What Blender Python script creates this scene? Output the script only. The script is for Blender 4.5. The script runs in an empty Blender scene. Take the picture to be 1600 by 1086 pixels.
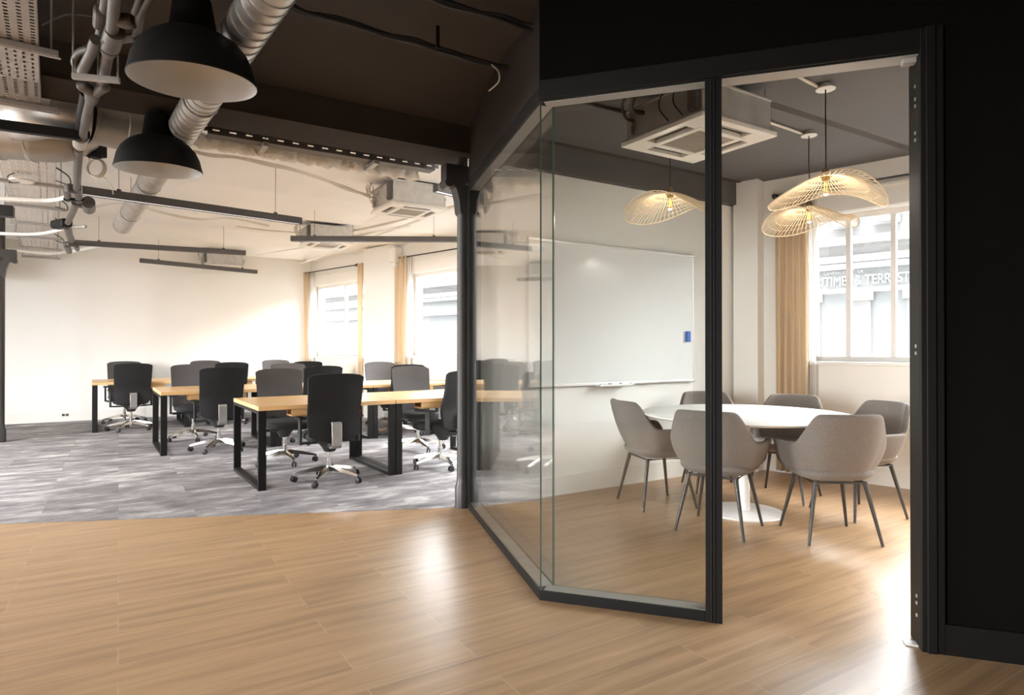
import bpy, math, random
from mathutils import Vector, Matrix
random.seed(7)
SKY = 46.0; EXPO = 0.28
SC = bpy.context.scene
COL = SC.collection
PI = math.pi
# ------------------------------------------------------------------ camera model
F = 985.0; H = 1.27; PHI = 0.005
Y0 = 543 - F * math.tan(PHI)

def ray(px, py):
    a = (px - 800) / F; b = -(py - Y0) / F
    return Vector((a, math.cos(PHI) - b * math.sin(PHI), math.sin(PHI) + b * math.cos(PHI)))

def P(px, py, z=0.0):                       # point at height z seen at that place of the photo
    d = ray(px, py); t = (z - H) / d.z
    return Vector((d.x * t, d.y * t, z))

ANG = math.radians(90 - 58.06)              # direction of the plank axis
U = Vector((math.cos(ANG), math.sin(ANG), 0)); N = Vector((-math.sin(ANG), math.cos(ANG), 0))

def UV(u, v, z=0.0):
    return U * u + N * v + Vector((0, 0, z))

def uv_of(p):
    return p.x * U.x + p.y * U.y, p.x * N.x + p.y * N.y

# ------------------------------------------------------------------ materials
def new_mat(name):
    m = bpy.data.materials.new(name); m.use_nodes = True
    nt = m.node_tree
    for n in list(nt.nodes): nt.nodes.remove(n)
    out = nt.nodes.new('ShaderNodeOutputMaterial')
    return m, nt, out

def node(nt, t, **kw):
    n = nt.nodes.new(t)
    for k, v in kw.items():
        if k.startswith('i_'):
            n.inputs[k[2:].replace('_', ' ')].default_value = v
        else:
            setattr(n, k, v)
    return n

def L(nt, a, b): nt.links.new(a, b)

def math_n(nt, op, a, b=None, c=None):
    n = nt.nodes.new('ShaderNodeMath'); n.operation = op
    for i, v in enumerate((a, b, c)):
        if v is None: continue
        if isinstance(v, (int, float)): n.inputs[i].default_value = v
        else: nt.links.new(v, n.inputs[i])
    return n.outputs[0]

def mix_c(nt, fac, a, b, mode='MIX'):
    n = nt.nodes.new('ShaderNodeMix'); n.data_type = 'RGBA'; n.blend_type = mode
    for sock, v in ((n.inputs[0], fac), (n.inputs[6], a), (n.inputs[7], b)):
        if isinstance(v, (int, float)): sock.default_value = v
        elif isinstance(v, tuple): sock.default_value = v if len(v) == 4 else v + (1,)
        else: nt.links.new(v, sock)
    return n.outputs[2]

def simple(name, col, rough=0.5, metal=0.0, noise=0.04, nscale=8.0, bump=0.0, bscale=60.0, spec=0.5, stretch=None, sheen=0.0):
    m, nt, out = new_mat(name)
    b = node(nt, 'ShaderNodeBsdfPrincipled')
    b.inputs['Roughness'].default_value = rough; b.inputs['Metallic'].default_value = metal
    b.inputs['Specular IOR Level'].default_value = spec
    if sheen: b.inputs['Sheen Weight'].default_value = sheen
    tc = node(nt, 'ShaderNodeTexCoord')
    co = tc.outputs['Object']
    if stretch:
        mp = node(nt, 'ShaderNodeMapping'); mp.inputs['Scale'].default_value = stretch
        L(nt, co, mp.inputs[0]); co = mp.outputs[0]
    n1 = node(nt, 'ShaderNodeTexNoise'); n1.inputs['Scale'].default_value = nscale; n1.inputs['Detail'].default_value = 4
    L(nt, co, n1.inputs['Vector'])
    d = tuple(max(0, c * (1 - noise * 2)) for c in col); e = tuple(min(1, c * (1 + noise * 2)) for c in col)
    L(nt, mix_c(nt, n1.outputs['Fac'], d, e), b.inputs['Base Color'])
    if bump:
        n2 = node(nt, 'ShaderNodeTexNoise'); n2.inputs['Scale'].default_value = bscale; n2.inputs['Detail'].default_value = 3
        L(nt, co, n2.inputs['Vector'])
        bp = node(nt, 'ShaderNodeBump'); bp.inputs['Strength'].default_value = bump; bp.inputs['Distance'].default_value = 0.01
        L(nt, n2.outputs['Fac'], bp.inputs['Height']); L(nt, bp.outputs[0], b.inputs['Normal'])
    L(nt, b.outputs[0], out.inputs[0])
    return m

def wood_floor():
    m, nt, out = new_mat('oak_planks')
    b = node(nt, 'ShaderNodeBsdfPrincipled'); b.inputs['Roughness'].default_value = 0.36
    tc = node(nt, 'ShaderNodeTexCoord')
    br = node(nt, 'ShaderNodeTexBrick'); br.offset = 0.37; br.offset_frequency = 2
    br.inputs['Scale'].default_value = 1.0; br.inputs['Mortar Size'].default_value = 0.0012
    br.inputs['Brick Width'].default_value = 1.25; br.inputs['Row Height'].default_value = 0.175
    br.inputs['Mortar Smooth'].default_value = 0.0; br.inputs['Bias'].default_value = 0.0
    br.inputs['Color1'].default_value = (0, 0, 0, 1); br.inputs['Color2'].default_value = (1, 1, 1, 1)
    br.inputs['Mortar'].default_value = (0.5, 0.5, 0.5, 1)
    L(nt, tc.outputs['Object'], br.inputs['Vector'])
    # grain, shifted per plank
    sh = node(nt, 'ShaderNodeVectorMath', operation='MULTIPLY_ADD')
    L(nt, br.outputs['Color'], sh.inputs[0]); sh.inputs[1].default_value = (7.3, 3.1, 5.0); L(nt, tc.outputs['Object'], sh.inputs[2])
    mp = node(nt, 'ShaderNodeMapping'); mp.inputs['Scale'].default_value = (0.9, 13, 1); L(nt, sh.outputs[0], mp.inputs[0])
    n1 = node(nt, 'ShaderNodeTexNoise'); n1.inputs['Scale'].default_value = 1.6; n1.inputs['Detail'].default_value = 6; n1.inputs['Distortion'].default_value = 0.5
    L(nt, mp.outputs[0], n1.inputs['Vector'])
    mp2 = node(nt, 'ShaderNodeMapping'); mp2.inputs['Scale'].default_value = (2.5, 70, 1); L(nt, sh.outputs[0], mp2.inputs[0])
    n2 = node(nt, 'ShaderNodeTexNoise'); n2.inputs['Scale'].default_value = 1.5; n2.inputs['Detail'].default_value = 4
    L(nt, mp2.outputs[0], n2.inputs['Vector'])
    cr = node(nt, 'ShaderNodeValToRGB')
    cr.color_ramp.elements[0].position = 0.28; cr.color_ramp.elements[0].color = (0.275, 0.165, 0.088, 1)
    cr.color_ramp.elements[1].position = 0.74; cr.color_ramp.elements[1].color = (0.445, 0.28, 0.154, 1)
    e = cr.color_ramp.elements.new(0.5); e.color = (0.375, 0.231, 0.12, 1)
    g = math_n(nt, 'MULTIPLY_ADD', n2.outputs['Fac'], 0.30, -0.15)
    g2 = math_n(nt, 'ADD', n1.outputs['Fac'], g)
    g3 = math_n(nt, 'MULTIPLY_ADD', br.outputs['Color'], 0.10, -0.05)
    L(nt, math_n(nt, 'ADD', g2, g3), cr.inputs[0])
    # pale short butt joints show more than the long ones
    sp = node(nt, 'ShaderNodeSeparateXYZ'); L(nt, tc.outputs['Object'], sp.inputs[0])
    fac = math_n(nt, 'MULTIPLY', br.outputs['Fac'], 0.28)
    L(nt, mix_c(nt, fac, cr.outputs[0], (0.78, 0.66, 0.5)), b.inputs['Base Color'])
    rr = math_n(nt, 'MULTIPLY_ADD', n2.outputs['Fac'], 0.14, 0.27); L(nt, rr, b.inputs['Roughness'])
    bp = node(nt, 'ShaderNodeBump'); bp.inputs['Strength'].default_value = 0.12; bp.inputs['Distance'].default_value = 0.002
    L(nt, n2.outputs['Fac'], bp.inputs['Height']); L(nt, bp.outputs[0], b.inputs['Normal'])
    L(nt, b.outputs[0], out.inputs[0]); return m

def carpet():
    m, nt, out = new_mat('grey_carpet_tiles')
    b = node(nt, 'ShaderNodeBsdfPrincipled'); b.inputs['Roughness'].default_value = 0.95; b.inputs['Specular IOR Level'].default_value = 0.1
    tc = node(nt, 'ShaderNodeTexCoord')
    br = node(nt, 'ShaderNodeTexBrick'); br.offset = 0.5
    br.inputs['Scale'].default_value = 1.0; br.inputs['Mortar Size'].default_value = 0.0
    br.inputs['Brick Width'].default_value = 1.0; br.inputs['Row Height'].default_value = 0.5
    br.inputs['Color1'].default_value = (0, 0, 0, 1); br.inputs['Color2'].default_value = (1, 1, 1, 1)
    L(nt, tc.outputs['Object'], br.inputs['Vector'])
    sh = node(nt, 'ShaderNodeVectorMath', operation='MULTIPLY_ADD')
    L(nt, br.outputs['Color'], sh.inputs[0]); sh.inputs[1].default_value = (4.3, 6.1, 3.0); L(nt, tc.outputs['Object'], sh.inputs[2])
    mp = node(nt, 'ShaderNodeMapping'); mp.inputs['Scale'].default_value = (1.3, 3.4, 1); L(nt, sh.outputs[0], mp.inputs[0])
    n1 = node(nt, 'ShaderNodeTexNoise'); n1.inputs['Scale'].default_value = 1.5; n1.inputs['Detail'].default_value = 6; n1.inputs['Roughness'].default_value = 0.66; n1.inputs['Distortion'].default_value = 0.25
    L(nt, mp.outputs[0], n1.inputs['Vector'])
    cr = node(nt, 'ShaderNodeValToRGB')
    cr.color_ramp.elements[0].position = 0.36; cr.color_ramp.elements[0].color = (0.15, 0.141, 0.146, 1)
    cr.color_ramp.elements[1].position = 0.66; cr.color_ramp.elements[1].color = (0.50, 0.48, 0.475, 1)
    e = cr.color_ramp.elements.new(0.52); e.color = (0.265, 0.25, 0.255, 1)
    L(nt, n1.outputs['Fac'], cr.inputs[0])
    n3 = node(nt, 'ShaderNodeTexNoise'); n3.inputs['Scale'].default_value = 180; n3.inputs['Detail'].default_value = 2
    L(nt, tc.outputs['Object'], n3.inputs['Vector'])
    mul = math_n(nt, 'MULTIPLY_ADD', n3.outputs['Fac'], 0.5, 0.75)
    v = node(nt, 'ShaderNodeVectorMath', operation='SCALE'); L(nt, cr.outputs[0], v.inputs[0]); L(nt, mul, v.inputs['Scale'])
    L(nt, v.outputs[0], b.inputs['Base Color'])
    bp = node(nt, 'ShaderNodeBump'); bp.inputs['Strength'].default_value = 0.5; bp.inputs['Distance'].default_value = 0.004
    L(nt, n3.outputs['Fac'], bp.inputs['Height']); L(nt, bp.outputs[0], b.inputs['Normal'])
    L(nt, b.outputs[0], out.inputs[0]); return m

def desk_wood():
    m, nt, out = new_mat('honey_beech')
    b = node(nt, 'ShaderNodeBsdfPrincipled'); b.inputs['Roughness'].default_value = 0.3
    tc = node(nt, 'ShaderNodeTexCoord')
    br = node(nt, 'ShaderNodeTexBrick'); br.offset = 0.4
    br.inputs['Scale'].default_value = 1.0; br.inputs['Mortar Size'].default_value = 0.0
    br.inputs['Brick Width'].default_value = 0.45; br.inputs['Row Height'].default_value = 0.045
    br.inputs['Color1'].default_value = (0, 0, 0, 1); br.inputs['Color2'].default_value = (1, 1, 1, 1)
    L(nt, tc.outputs['Object'], br.inputs['Vector'])
    mp = node(nt, 'ShaderNodeMapping'); mp.inputs['Scale'].default_value = (3, 60, 20); L(nt, tc.outputs['Object'], mp.inputs[0])
    n1 = node(nt, 'ShaderNodeTexNoise'); n1.inputs['Scale'].default_value = 1.2; n1.inputs['Detail'].default_value = 4; L(nt, mp.outputs[0], n1.inputs['Vector'])
    f = math_n(nt, 'MULTIPLY_ADD', br.outputs['Color'], 0.45, math_n(nt, 'MULTIPLY', n1.outputs['Fac'], 0.55))
    L(nt, mix_c(nt, f, (0.60, 0.35, 0.135), (0.78, 0.52, 0.25)), b.inputs['Base Color'])
    L(nt, b.outputs[0], out.inputs[0]); return m

def glass_mat(name, tint, f0=0.043, boost=1.0):
    m, nt, out = new_mat(name)
    g = node(nt, 'ShaderNodeNewGeometry')
    dt = node(nt, 'ShaderNodeVectorMath', operation='DOT_PRODUCT')
    L(nt, g.outputs['Normal'], dt.inputs[0]); L(nt, g.outputs['Incoming'], dt.inputs[1])
    c = math_n(nt, 'ABSOLUTE', dt.outputs['Value'])
    p = math_n(nt, 'POWER', math_n(nt, 'SUBTRACT', 1.0, c), 5.0)
    fr = math_n(nt, 'MULTIPLY_ADD', p, 1 - f0, f0)
    tr = node(nt, 'ShaderNodeBsdfTransparent'); tr.inputs[0].default_value = tint + (1,)
    gl = node(nt, 'ShaderNodeBsdfGlossy'); gl.inputs['Roughness'].default_value = 0.0; gl.inputs['Color'].default_value = (boost, boost, boost, 1)
    mx = node(nt, 'ShaderNodeMixShader'); L(nt, fr, mx.inputs[0]); L(nt, tr.outputs[0], mx.inputs[1]); L(nt, gl.outputs[0], mx.inputs[2])
    L(nt, mx.outputs[0], out.inputs[0]); return m

def cloth_mat(name, col, trans=0.4, transp=0.0, weave=400):
    m, nt, out = new_mat(name)
    tc = node(nt, 'ShaderNodeTexCoord')
    n1 = node(nt, 'ShaderNodeTexNoise'); n1.inputs['Scale'].default_value = weave; L(nt, tc.outputs['Object'], n1.inputs['Vector'])
    c = mix_c(nt, n1.outputs['Fac'], tuple(x * 0.9 for x in col), tuple(min(1, x * 1.08) for x in col))
    d = node(nt, 'ShaderNodeBsdfDiffuse'); L(nt, c, d.inputs[0])
    t = node(nt, 'ShaderNodeBsdfTranslucent'); L(nt, c, t.inputs[0])
    mx = node(nt, 'ShaderNodeMixShader'); mx.inputs[0].default_value = trans
    L(nt, d.outputs[0], mx.inputs[1]); L(nt, t.outputs[0], mx.inputs[2])
    o = mx.outputs[0]
    if transp:
        tr = node(nt, 'ShaderNodeBsdfTransparent')
        m2 = node(nt, 'ShaderNodeMixShader'); m2.inputs[0].default_value = transp
        L(nt, o, m2.inputs[1]); L(nt, tr.outputs[0], m2.inputs[2]); o = m2.outputs[0]
    L(nt, o, out.inputs[0]); return m

def perforated(name, col, px, py, hx, hy, metal=0.6):
    """sheet metal with a regular grid of punched holes (object x along, y across)"""
    m, nt, out = new_mat(name)
    b = node(nt, 'ShaderNodeBsdfPrincipled'); b.inputs['Metallic'].default_value = metal; b.inputs['Roughness'].default_value = 0.45
    tc = node(nt, 'ShaderNodeTexCoord'); sp = node(nt, 'ShaderNodeSeparateXYZ'); L(nt, tc.outputs['Object'], sp.inputs[0])
    fx = math_n(nt, 'ABSOLUTE', math_n(nt, 'SUBTRACT', math_n(nt, 'FRACT', math_n(nt, 'DIVIDE', sp.outputs[0], px)), 0.5))
    fy = math_n(nt, 'ABSOLUTE', math_n(nt, 'SUBTRACT', math_n(nt, 'FRACT', math_n(nt, 'DIVIDE', sp.outputs[1], py)), 0.5))
    ix = math_n(nt, 'LESS_THAN', fx, hx / px / 2); iy = math_n(nt, 'LESS_THAN', fy, hy / py / 2)
    hole = math_n(nt, 'MULTIPLY', ix, iy)
    n1 = node(nt, 'ShaderNodeTexNoise'); n1.inputs['Scale'].default_value = 9; L(nt, tc.outputs['Object'], n1.inputs['Vector'])
    c = mix_c(nt, n1.outputs['Fac'], tuple(x * 0.8 for x in col), tuple(min(1, x * 1.1) for x in col))
    L(nt, c, b.inputs['Base Color'])
    tr = node(nt, 'ShaderNodeBsdfTransparent')
    mx = node(nt, 'ShaderNodeMixShader'); L(nt, hole, mx.inputs[0]); L(nt, b.outputs[0], mx.inputs[1]); L(nt, tr.outputs[0], mx.inputs[2])
    L(nt, mx.outputs[0], out.inputs[0]); return m

def emit_mat(name, col, s):
    m, nt, out = new_mat(name)
    e = node(nt, 'ShaderNodeEmission'); e.inputs[0].default_value = col + (1,); e.inputs[1].default_value = s
    L(nt, e.outputs[0], out.inputs[0]); return m

M = {}
M['floor_wood'] = wood_floor()
M['carpet'] = carpet()
M['desk_wood'] = desk_wood()
M['plaster'] = simple('white_plaster', (0.865, 0.85, 0.81), 0.9, noise=0.012, nscale=2.0, bump=0.05, bscale=40)
M['ceil_white'] = simple('white_ceiling_paint', (0.875, 0.858, 0.815), 0.9, noise=0.04, nscale=1.1, bump=0.06, bscale=25)
M['black_paint'] = simple('black_wall_paint', (0.005, 0.0042, 0.0037), 0.9, noise=0.06, nscale=3, bump=0.05, bscale=60, spec=0.08)
M['black_ceiling'] = simple('brown_black_ceiling_paint', (0.060, 0.050, 0.044), 0.85, noise=0.12, nscale=1.4, bump=0.15, bscale=18, spec=0.2)
M['lit_black_ceiling'] = simple('window_lit_ceiling_paint', (0.115, 0.108, 0.105), 0.85, noise=0.05, nscale=1.4, bump=0.06, bscale=30, spec=0.2)  # same black paint as the hall, lightened to carry the window light
M['black_metal'] = simple('black_powder_coated_steel', (0.0095, 0.0083, 0.0074), 0.55, noise=0.03, spec=0.2)
M['grey_metal'] = simple('dark_grey_coated_metal', (0.075, 0.067, 0.062), 0.5, noise=0.03)
M['iron'] = simple('painted_cast_iron', (0.035, 0.031, 0.028), 0.4, noise=0.08, bump=0.1, bscale=50)
M['galv'] = simple('galvanised_steel', (0.58, 0.56, 0.53), 0.4, metal=0.75, noise=0.12, nscale=14)
M['galv_duct'] = simple('weathered_duct_steel', (0.36, 0.335, 0.30), 0.45, metal=0.6, noise=0.10, nscale=6, stretch=(1, 1, 4))
M['galv_dull'] = simple('dull_galvanised_steel', (0.42, 0.40, 0.37), 0.5, metal=0.5, noise=0.14, nscale=9)
M['pipe'] = simple('greyed_painted_pipe', (0.085, 0.073, 0.063), 0.5, metal=0.1, noise=0.16, nscale=12)
M['chrome'] = simple('polished_aluminium', (0.82, 0.81, 0.79), 0.16, metal=1.0, noise=0.02)
M['bracket'] = simple('brushed_grey_aluminium', (0.5, 0.49, 0.47), 0.3, metal=0.8, noise=0.04)
M['black_plastic'] = simple('black_plastic', (0.017, 0.016, 0.016), 0.5, noise=0.03)
M['black_fabric'] = simple('black_upholstery', (0.014, 0.013, 0.013), 0.9, noise=0.08, nscale=60, bump=0.25, bscale=400)
M['mesh_rear'] = simple('black_mesh_fabric', (0.0115, 0.0105, 0.0105), 0.7, noise=0.2, nscale=5, bump=0.15, bscale=500, spec=0.25)
M['mesh_front'] = simple('grey_mesh_fabric', (0.055, 0.0495, 0.049), 0.75, noise=0.05, nscale=8, bump=0.2, bscale=500)
M['chair_fabric'] = simple('taupe_woven_fabric', (0.19, 0.163, 0.143), 0.95, noise=0.2, nscale=160, bump=0.3, bscale=300, spec=0.12, sheen=0.12)
M['white_table'] = simple('white_lacquer', (0.86, 0.84, 0.81), 0.28, noise=0.01)
M['white_plastic'] = simple('white_plastic', (0.80, 0.77, 0.72), 0.4, noise=0.015)
M['white_frame'] = simple('white_window_frame', (0.80, 0.77, 0.73), 0.4, noise=0.015)
M['louver'] = simple('grey_louvre', (0.33, 0.30, 0.27), 0.5, noise=0.03)
M['grille'] = simple('grey_beige_grille', (0.42, 0.38, 0.33), 0.6, noise=0.05, nscale=40)
M['dark'] = simple('recess_shade', (0.02, 0.019, 0.018), 0.8)  # shade of a recess put into the colour
M['lamp_inner'] = simple('white_enamel', (0.54, 0.55, 0.56), 0.45, noise=0.01)
M['lamp_black'] = simple('matt_black_enamel', (0.0075, 0.007, 0.0066), 0.6, noise=0.05, spec=0.15)
M['rattan'] = simple('pale_rattan', (0.80, 0.63, 0.42), 0.6, noise=0.12, nscale=30)
M['brass'] = simple('aged_brass', (0.25, 0.17, 0.08), 0.35, metal=0.8, noise=0.08)
M['cord'] = simple('black_cord', (0.015, 0.014, 0.014), 0.6)
M['white_cord'] = simple('off_white_cable', (0.62, 0.57, 0.50), 0.6, noise=0.05)
M['curtain'] = cloth_mat('beige_linen', (0.86, 0.73, 0.55), 0.45)
M['sheer'] = cloth_mat('white_voile', (0.92, 0.90, 0.87), 0.5, 0.30)
M['whiteboard'] = simple('whiteboard_enamel', (0.79, 0.80, 0.79), 0.16, noise=0.01, spec=0.26)
M['alu'] = simple('satin_aluminium_rail', (0.72, 0.71, 0.69), 0.35, metal=0.6, noise=0.02)
M['eraser'] = simple('blue_felt', (0.05, 0.14, 0.48), 0.7, noise=0.05)
M['glass'] = glass_mat('clear_partition_glass', (0.99, 0.996, 0.992), 0.03)
M['window_glass'] = glass_mat('window_glass', (0.97, 0.98, 0.98))
M['glass_edge'] = simple('green_glass_edge', (0.085, 0.16, 0.125), 0.2, noise=0.05)
M['bulb'] = glass_mat('bulb_glass', (0.99, 0.93, 0.80), 0.06)
M['filament'] = emit_mat('glowing_filament', (1.0, 0.55, 0.16), 3.0)
M['diffuser'] = simple('opal_diffuser', (0.85, 0.83, 0.80), 0.5, noise=0.01)
M['tray_holes'] = perforated('perforated_tray_round_holes', (0.42, 0.385, 0.34), 0.034, 0.046, 0.017, 0.017)
M['tray_slots'] = perforated('perforated_tray_slots', (0.50, 0.46, 0.42), 0.06, 0.034, 0.030, 0.011)
M['flex'] = simple('foil_flexible_duct', (0.78, 0.73, 0.65), 0.6, metal=0.0, noise=0.10, nscale=30, bump=0.8, bscale=45)
M['stone'] = simple('pale_limestone', (0.30, 0.297, 0.29), 0.9, noise=0.05, nscale=2)
M['stone_trim'] = simple('white_painted_stone', (0.38, 0.378, 0.37), 0.9, noise=0.02, nscale=2)
M['shop_grey'] = simple('grey_painted_shopfront', (0.235, 0.242, 0.242), 0.7, noise=0.04, nscale=2)
M['shop_glass'] = simple('grey_shop_window', (0.33, 0.34, 0.345), 0.7, noise=0.05, nscale=1)
M['letter'] = simple('white_sign_letters', (0.52, 0.52, 0.515), 0.7, noise=0.01)
M['asphalt'] = simple('grey_street', (0.14, 0.14, 0.14), 0.9, noise=0.1, nscale=5)
M['light_blocker'] = simple('dark_light_blocker', (0.05, 0.05, 0.052), 0.8)  # dark, so the added blocking walls bounce little light
M['screw'] = simple('zinc_screw', (0.75, 0.73, 0.70), 0.3, metal=0.7)

# ------------------------------------------------------------------ mesh builder
class MB:
    def __init__(s): s.v = []; s.f = []; s.m = []; s.sm = []
    def add(s, verts, faces, mat=0, smooth=False):
        o = len(s.v); s.v += [Vector(v) for v in verts]
        for f in faces: s.f.append([i + o for i in f]); s.m.append(mat); s.sm.append(smooth)
    def box(s, c, size, R=None, mat=0):
        x, y, z = size[0] / 2, size[1] / 2, size[2] / 2; c = Vector(c)
        vs = [Vector((a * x, b * y, d * z)) for a in (-1, 1) for b in (-1, 1) for d in (-1, 1)]
        if R is not None: vs = [R @ v for v in vs]
        s.add([v + c for v in vs], [(0, 1, 3, 2), (4, 6, 7, 5), (0, 4, 5, 1), (2, 3, 7, 6), (0, 2, 6, 4), (1, 5, 7, 3)], mat)
        return s
    def bar(s, p0, p1, w, h, mat=0, up=Vector((0, 0, 1))):
        p0 = Vector(p0); p1 = Vector(p1); d = p1 - p0; l = d.length; d.normalize()
        side = d.cross(up)
        if side.length < 1e-5: side = Vector((1, 0, 0))
        side.normalize(); u2 = side.cross(d)
        R = Matrix((d, -side, u2)).transposed()
        return s.box((p0 + p1) / 2, (l, w, h), R, mat)
    def prism(s, poly, z0, z1, mat=0):        # vertical prism over a plan polygon
        n = len(poly)
        vs = [Vector((p[0], p[1], z0)) for p in poly] + [Vector((p[0], p[1], z1)) for p in poly]
        fs = [tuple(range(n - 1, -1, -1)), tuple(range(n, 2 * n))] + [(i, (i + 1) % n, n + (i + 1) % n, n + i) for i in range(n)]
        s.add(vs, fs, mat); return s
    def tube(s, pts, r, n=8, mat=0, closed=False, cap=True, flat=1.0, smooth=True):
        pts = [Vector(p) for p in pts]; k = len(pts)
        rs = r if isinstance(r, (list, tuple)) else [r] * k
        rings = []; prev = None
        for i in range(k):
            a = pts[(i - 1) % k] if (closed or i > 0) else pts[i]
            b = pts[(i + 1) % k] if (closed or i < k - 1) else pts[i]
            t = (b - a)
            t = t.normalized() if t.length > 1e-9 else Vector((0, 0, 1))
            if prev is None:
                ref = Vector((0, 0, 1)) if abs(t.z) < 0.9 else Vector((1, 0, 0))
                x = ref.cross(t).normalized()
            else:
                x = prev - t * prev.dot(t)
                x = x.normalized() if x.length > 1e-6 else Vector((1, 0, 0))
            prev = x; y = t.cross(x)
            rings.append([pts[i] + x * (rs[i] * math.cos(2 * PI * j / n)) + y * (rs[i] * flat * math.sin(2 * PI * j / n)) for j in range(n)])
        vs = [v for rg in rings for v in rg]; fs = []
        for i in range(k if closed else k - 1):
            i2 = (i + 1) % k
            for j in range(n):
                fs.append((i * n + j, i * n + (j + 1) % n, i2 * n + (j + 1) % n, i2 * n + j))
        s.add(vs, fs, mat, smooth)
        if cap and not closed:
            s.add(rings[0], [tuple(range(n - 1, -1, -1))], mat); s.add(rings[-1], [tuple(range(n))], mat)
        return s
    def lathe(s, prof, n=32, c=(0, 0, 0), mat=0, R=None, smooth=True, mats=None):
        c = Vector(c); vs = []
        for r, z in prof:
            for j in range(n):
                v = Vector((r * math.cos(2 * PI * j / n), r * math.sin(2 * PI * j / n), z))
                if R is not None: v = R @ v
                vs.append(v + c)
        for i in range(len(prof) - 1):
            fs = [(i * n + j, i * n + (j + 1) % n, (i + 1) * n + (j + 1) % n, (i + 1) * n + j) for j in range(n)]
            o = len(s.v)
            if i == 0: base = o; s.v += vs
            for f in fs: s.f.append([q + base for q in f]); s.m.append(mats[i] if mats else mat); s.sm.append(smooth)
        return s
    def cyl(s, c, r, h, n=24, mat=0, R=None, r2=None):
        r2 = r if r2 is None else r2
        return s.lathe([(0.0001, 0), (r, 0), (r2, h), (0.0001, h)], n, c, mat, R)
    def grid(s, fn, nu, nv, mat=0, smooth=True, wrap=False):
        vs = [fn(i / nu, j / nv) for i in range(nu + (0 if wrap else 1)) for j in range(nv + 1)]
        fs = []
        for i in range(nu):
            i2 = (i + 1) % nu if wrap else i + 1
            for j in range(nv):
                fs.append((i * (nv + 1) + j, i2 * (nv + 1) + j, i2 * (nv + 1) + j + 1, i * (nv + 1) + j + 1))
        s.add(vs, fs, mat, smooth); return s
    def build(s, name, mats, parent=None, bevel=0.0, sharp=40, keep=False, seg=2):
        if not isinstance(mats, (list, tuple)): mats = [mats]
        vs = s.v; loc = Vector((0, 0, 0))
        if parent is None and not keep:
            xs = [v.x for v in vs]; ys = [v.y for v in vs]; zs = [v.z for v in vs]
            loc = Vector(((min(xs) + max(xs)) / 2, (min(ys) + max(ys)) / 2, min(zs)))
            vs = [v - loc for v in vs]
        me = bpy.data.meshes.new(name); me.from_pydata([tuple(v) for v in vs], [], s.f); me.validate()
        for mt in mats: me.materials.append(mt)
        if len(me.polygons) == len(s.m):
            me.polygons.foreach_set('material_index', s.m); me.polygons.foreach_set('use_smooth', s.sm)
        me.update()
        if any(s.sm):
            try: me.set_sharp_from_angle(angle=math.radians(sharp))
            except Exception: pass
        ob = bpy.data.objects.new(name, me); COL.objects.link(ob); ob.location = loc
        if parent is not None: ob.parent = parent
        if bevel:
            b = ob.modifiers.new('edge', 'BEVEL'); b.width = bevel; b.segments = seg; b.limit_method = 'ANGLE'; b.angle_limit = math.radians(50)
        return ob

def rotz(a): return Matrix.Rotation(a, 3, 'Z')
def tag(o, label=None, cat=None, group=None, kind=None):
    if label: o['label'] = label
    if cat: o['category'] = cat
    if group: o['group'] = group
    if kind: o['kind'] = kind
    return o
def thing(name, label, cat, loc=(0, 0, 0), rz=0.0, group=None):
    o = bpy.data.objects.new(name, None); COL.objects.link(o)
    o.location = loc; o.rotation_euler = (0, 0, rz); o.empty_display_size = 0.1
    return tag(o, label, cat, group)
def struct(mb, name, mat, label=None, **k):
    o = mb.build(name, mat, **k); o['kind'] = 'structure'
    if label: o['label'] = label
    return o
CH = {}
def copy_tree(o, parent=None):
    c = o.copy(); COL.objects.link(c)
    if parent is not None: c.parent = parent
    for ch in list(o.children): copy_tree(ch, c)
    return c
def smoothpath(pts, k=6):
    pts = [Vector(p) for p in pts]; out = []
    for i in range(len(pts) - 1):
        p0 = pts[max(i - 1, 0)]; p1 = pts[i]; p2 = pts[i + 1]; p3 = pts[min(i + 2, len(pts) - 1)]
        for j in range(k):
            t = j / k
            out.append(0.5 * ((2 * p1) + (p2 - p0) * t + (2 * p0 - 5 * p1 + 4 * p2 - p3) * t * t + (3 * p1 - p0 - 3 * p2 + p3) * t ** 3))
    out.append(pts[-1]); return out

# ------------------------------------------------------------------ plan of the place
V_BEAM = (uv_of(P(730, 238.6, 2.78))[1] + uv_of(P(400, 179.7, 2.78))[1]) / 2
V_WB = (uv_of(P(861, 774))[1] + uv_of(P(1053.6, 745.8))[1]) / 2
V_FAR = (uv_of(P(7.5, 663.2))[1] + uv_of(P(136.7, 657))[1]) / 2
BEAM_W = 0.40
ZC = 3.05           # ceiling
Z_MEET = 3.0
C = P(843, 938); P1 = P(732, 796); PJ = P(1438.5, 1016)
dirB = (PJ - C).normalized(); dirA = (P1 - C).normalized()
nB = Vector((-dirB.y, dirB.x, 0));  nB = nB if nB.y > 0 else -nB      # into the meeting room
nA = Vector((-dirA.y, dirA.x, 0));  nA = nA if nA.x > 0 else -nA
FA = P(1187, 732.8); FD = Vector((-0.726, 0.688, 0)).normalized(); FO = Vector((0.688, 0.726, 0)).normalized()  # facade, outward

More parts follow.
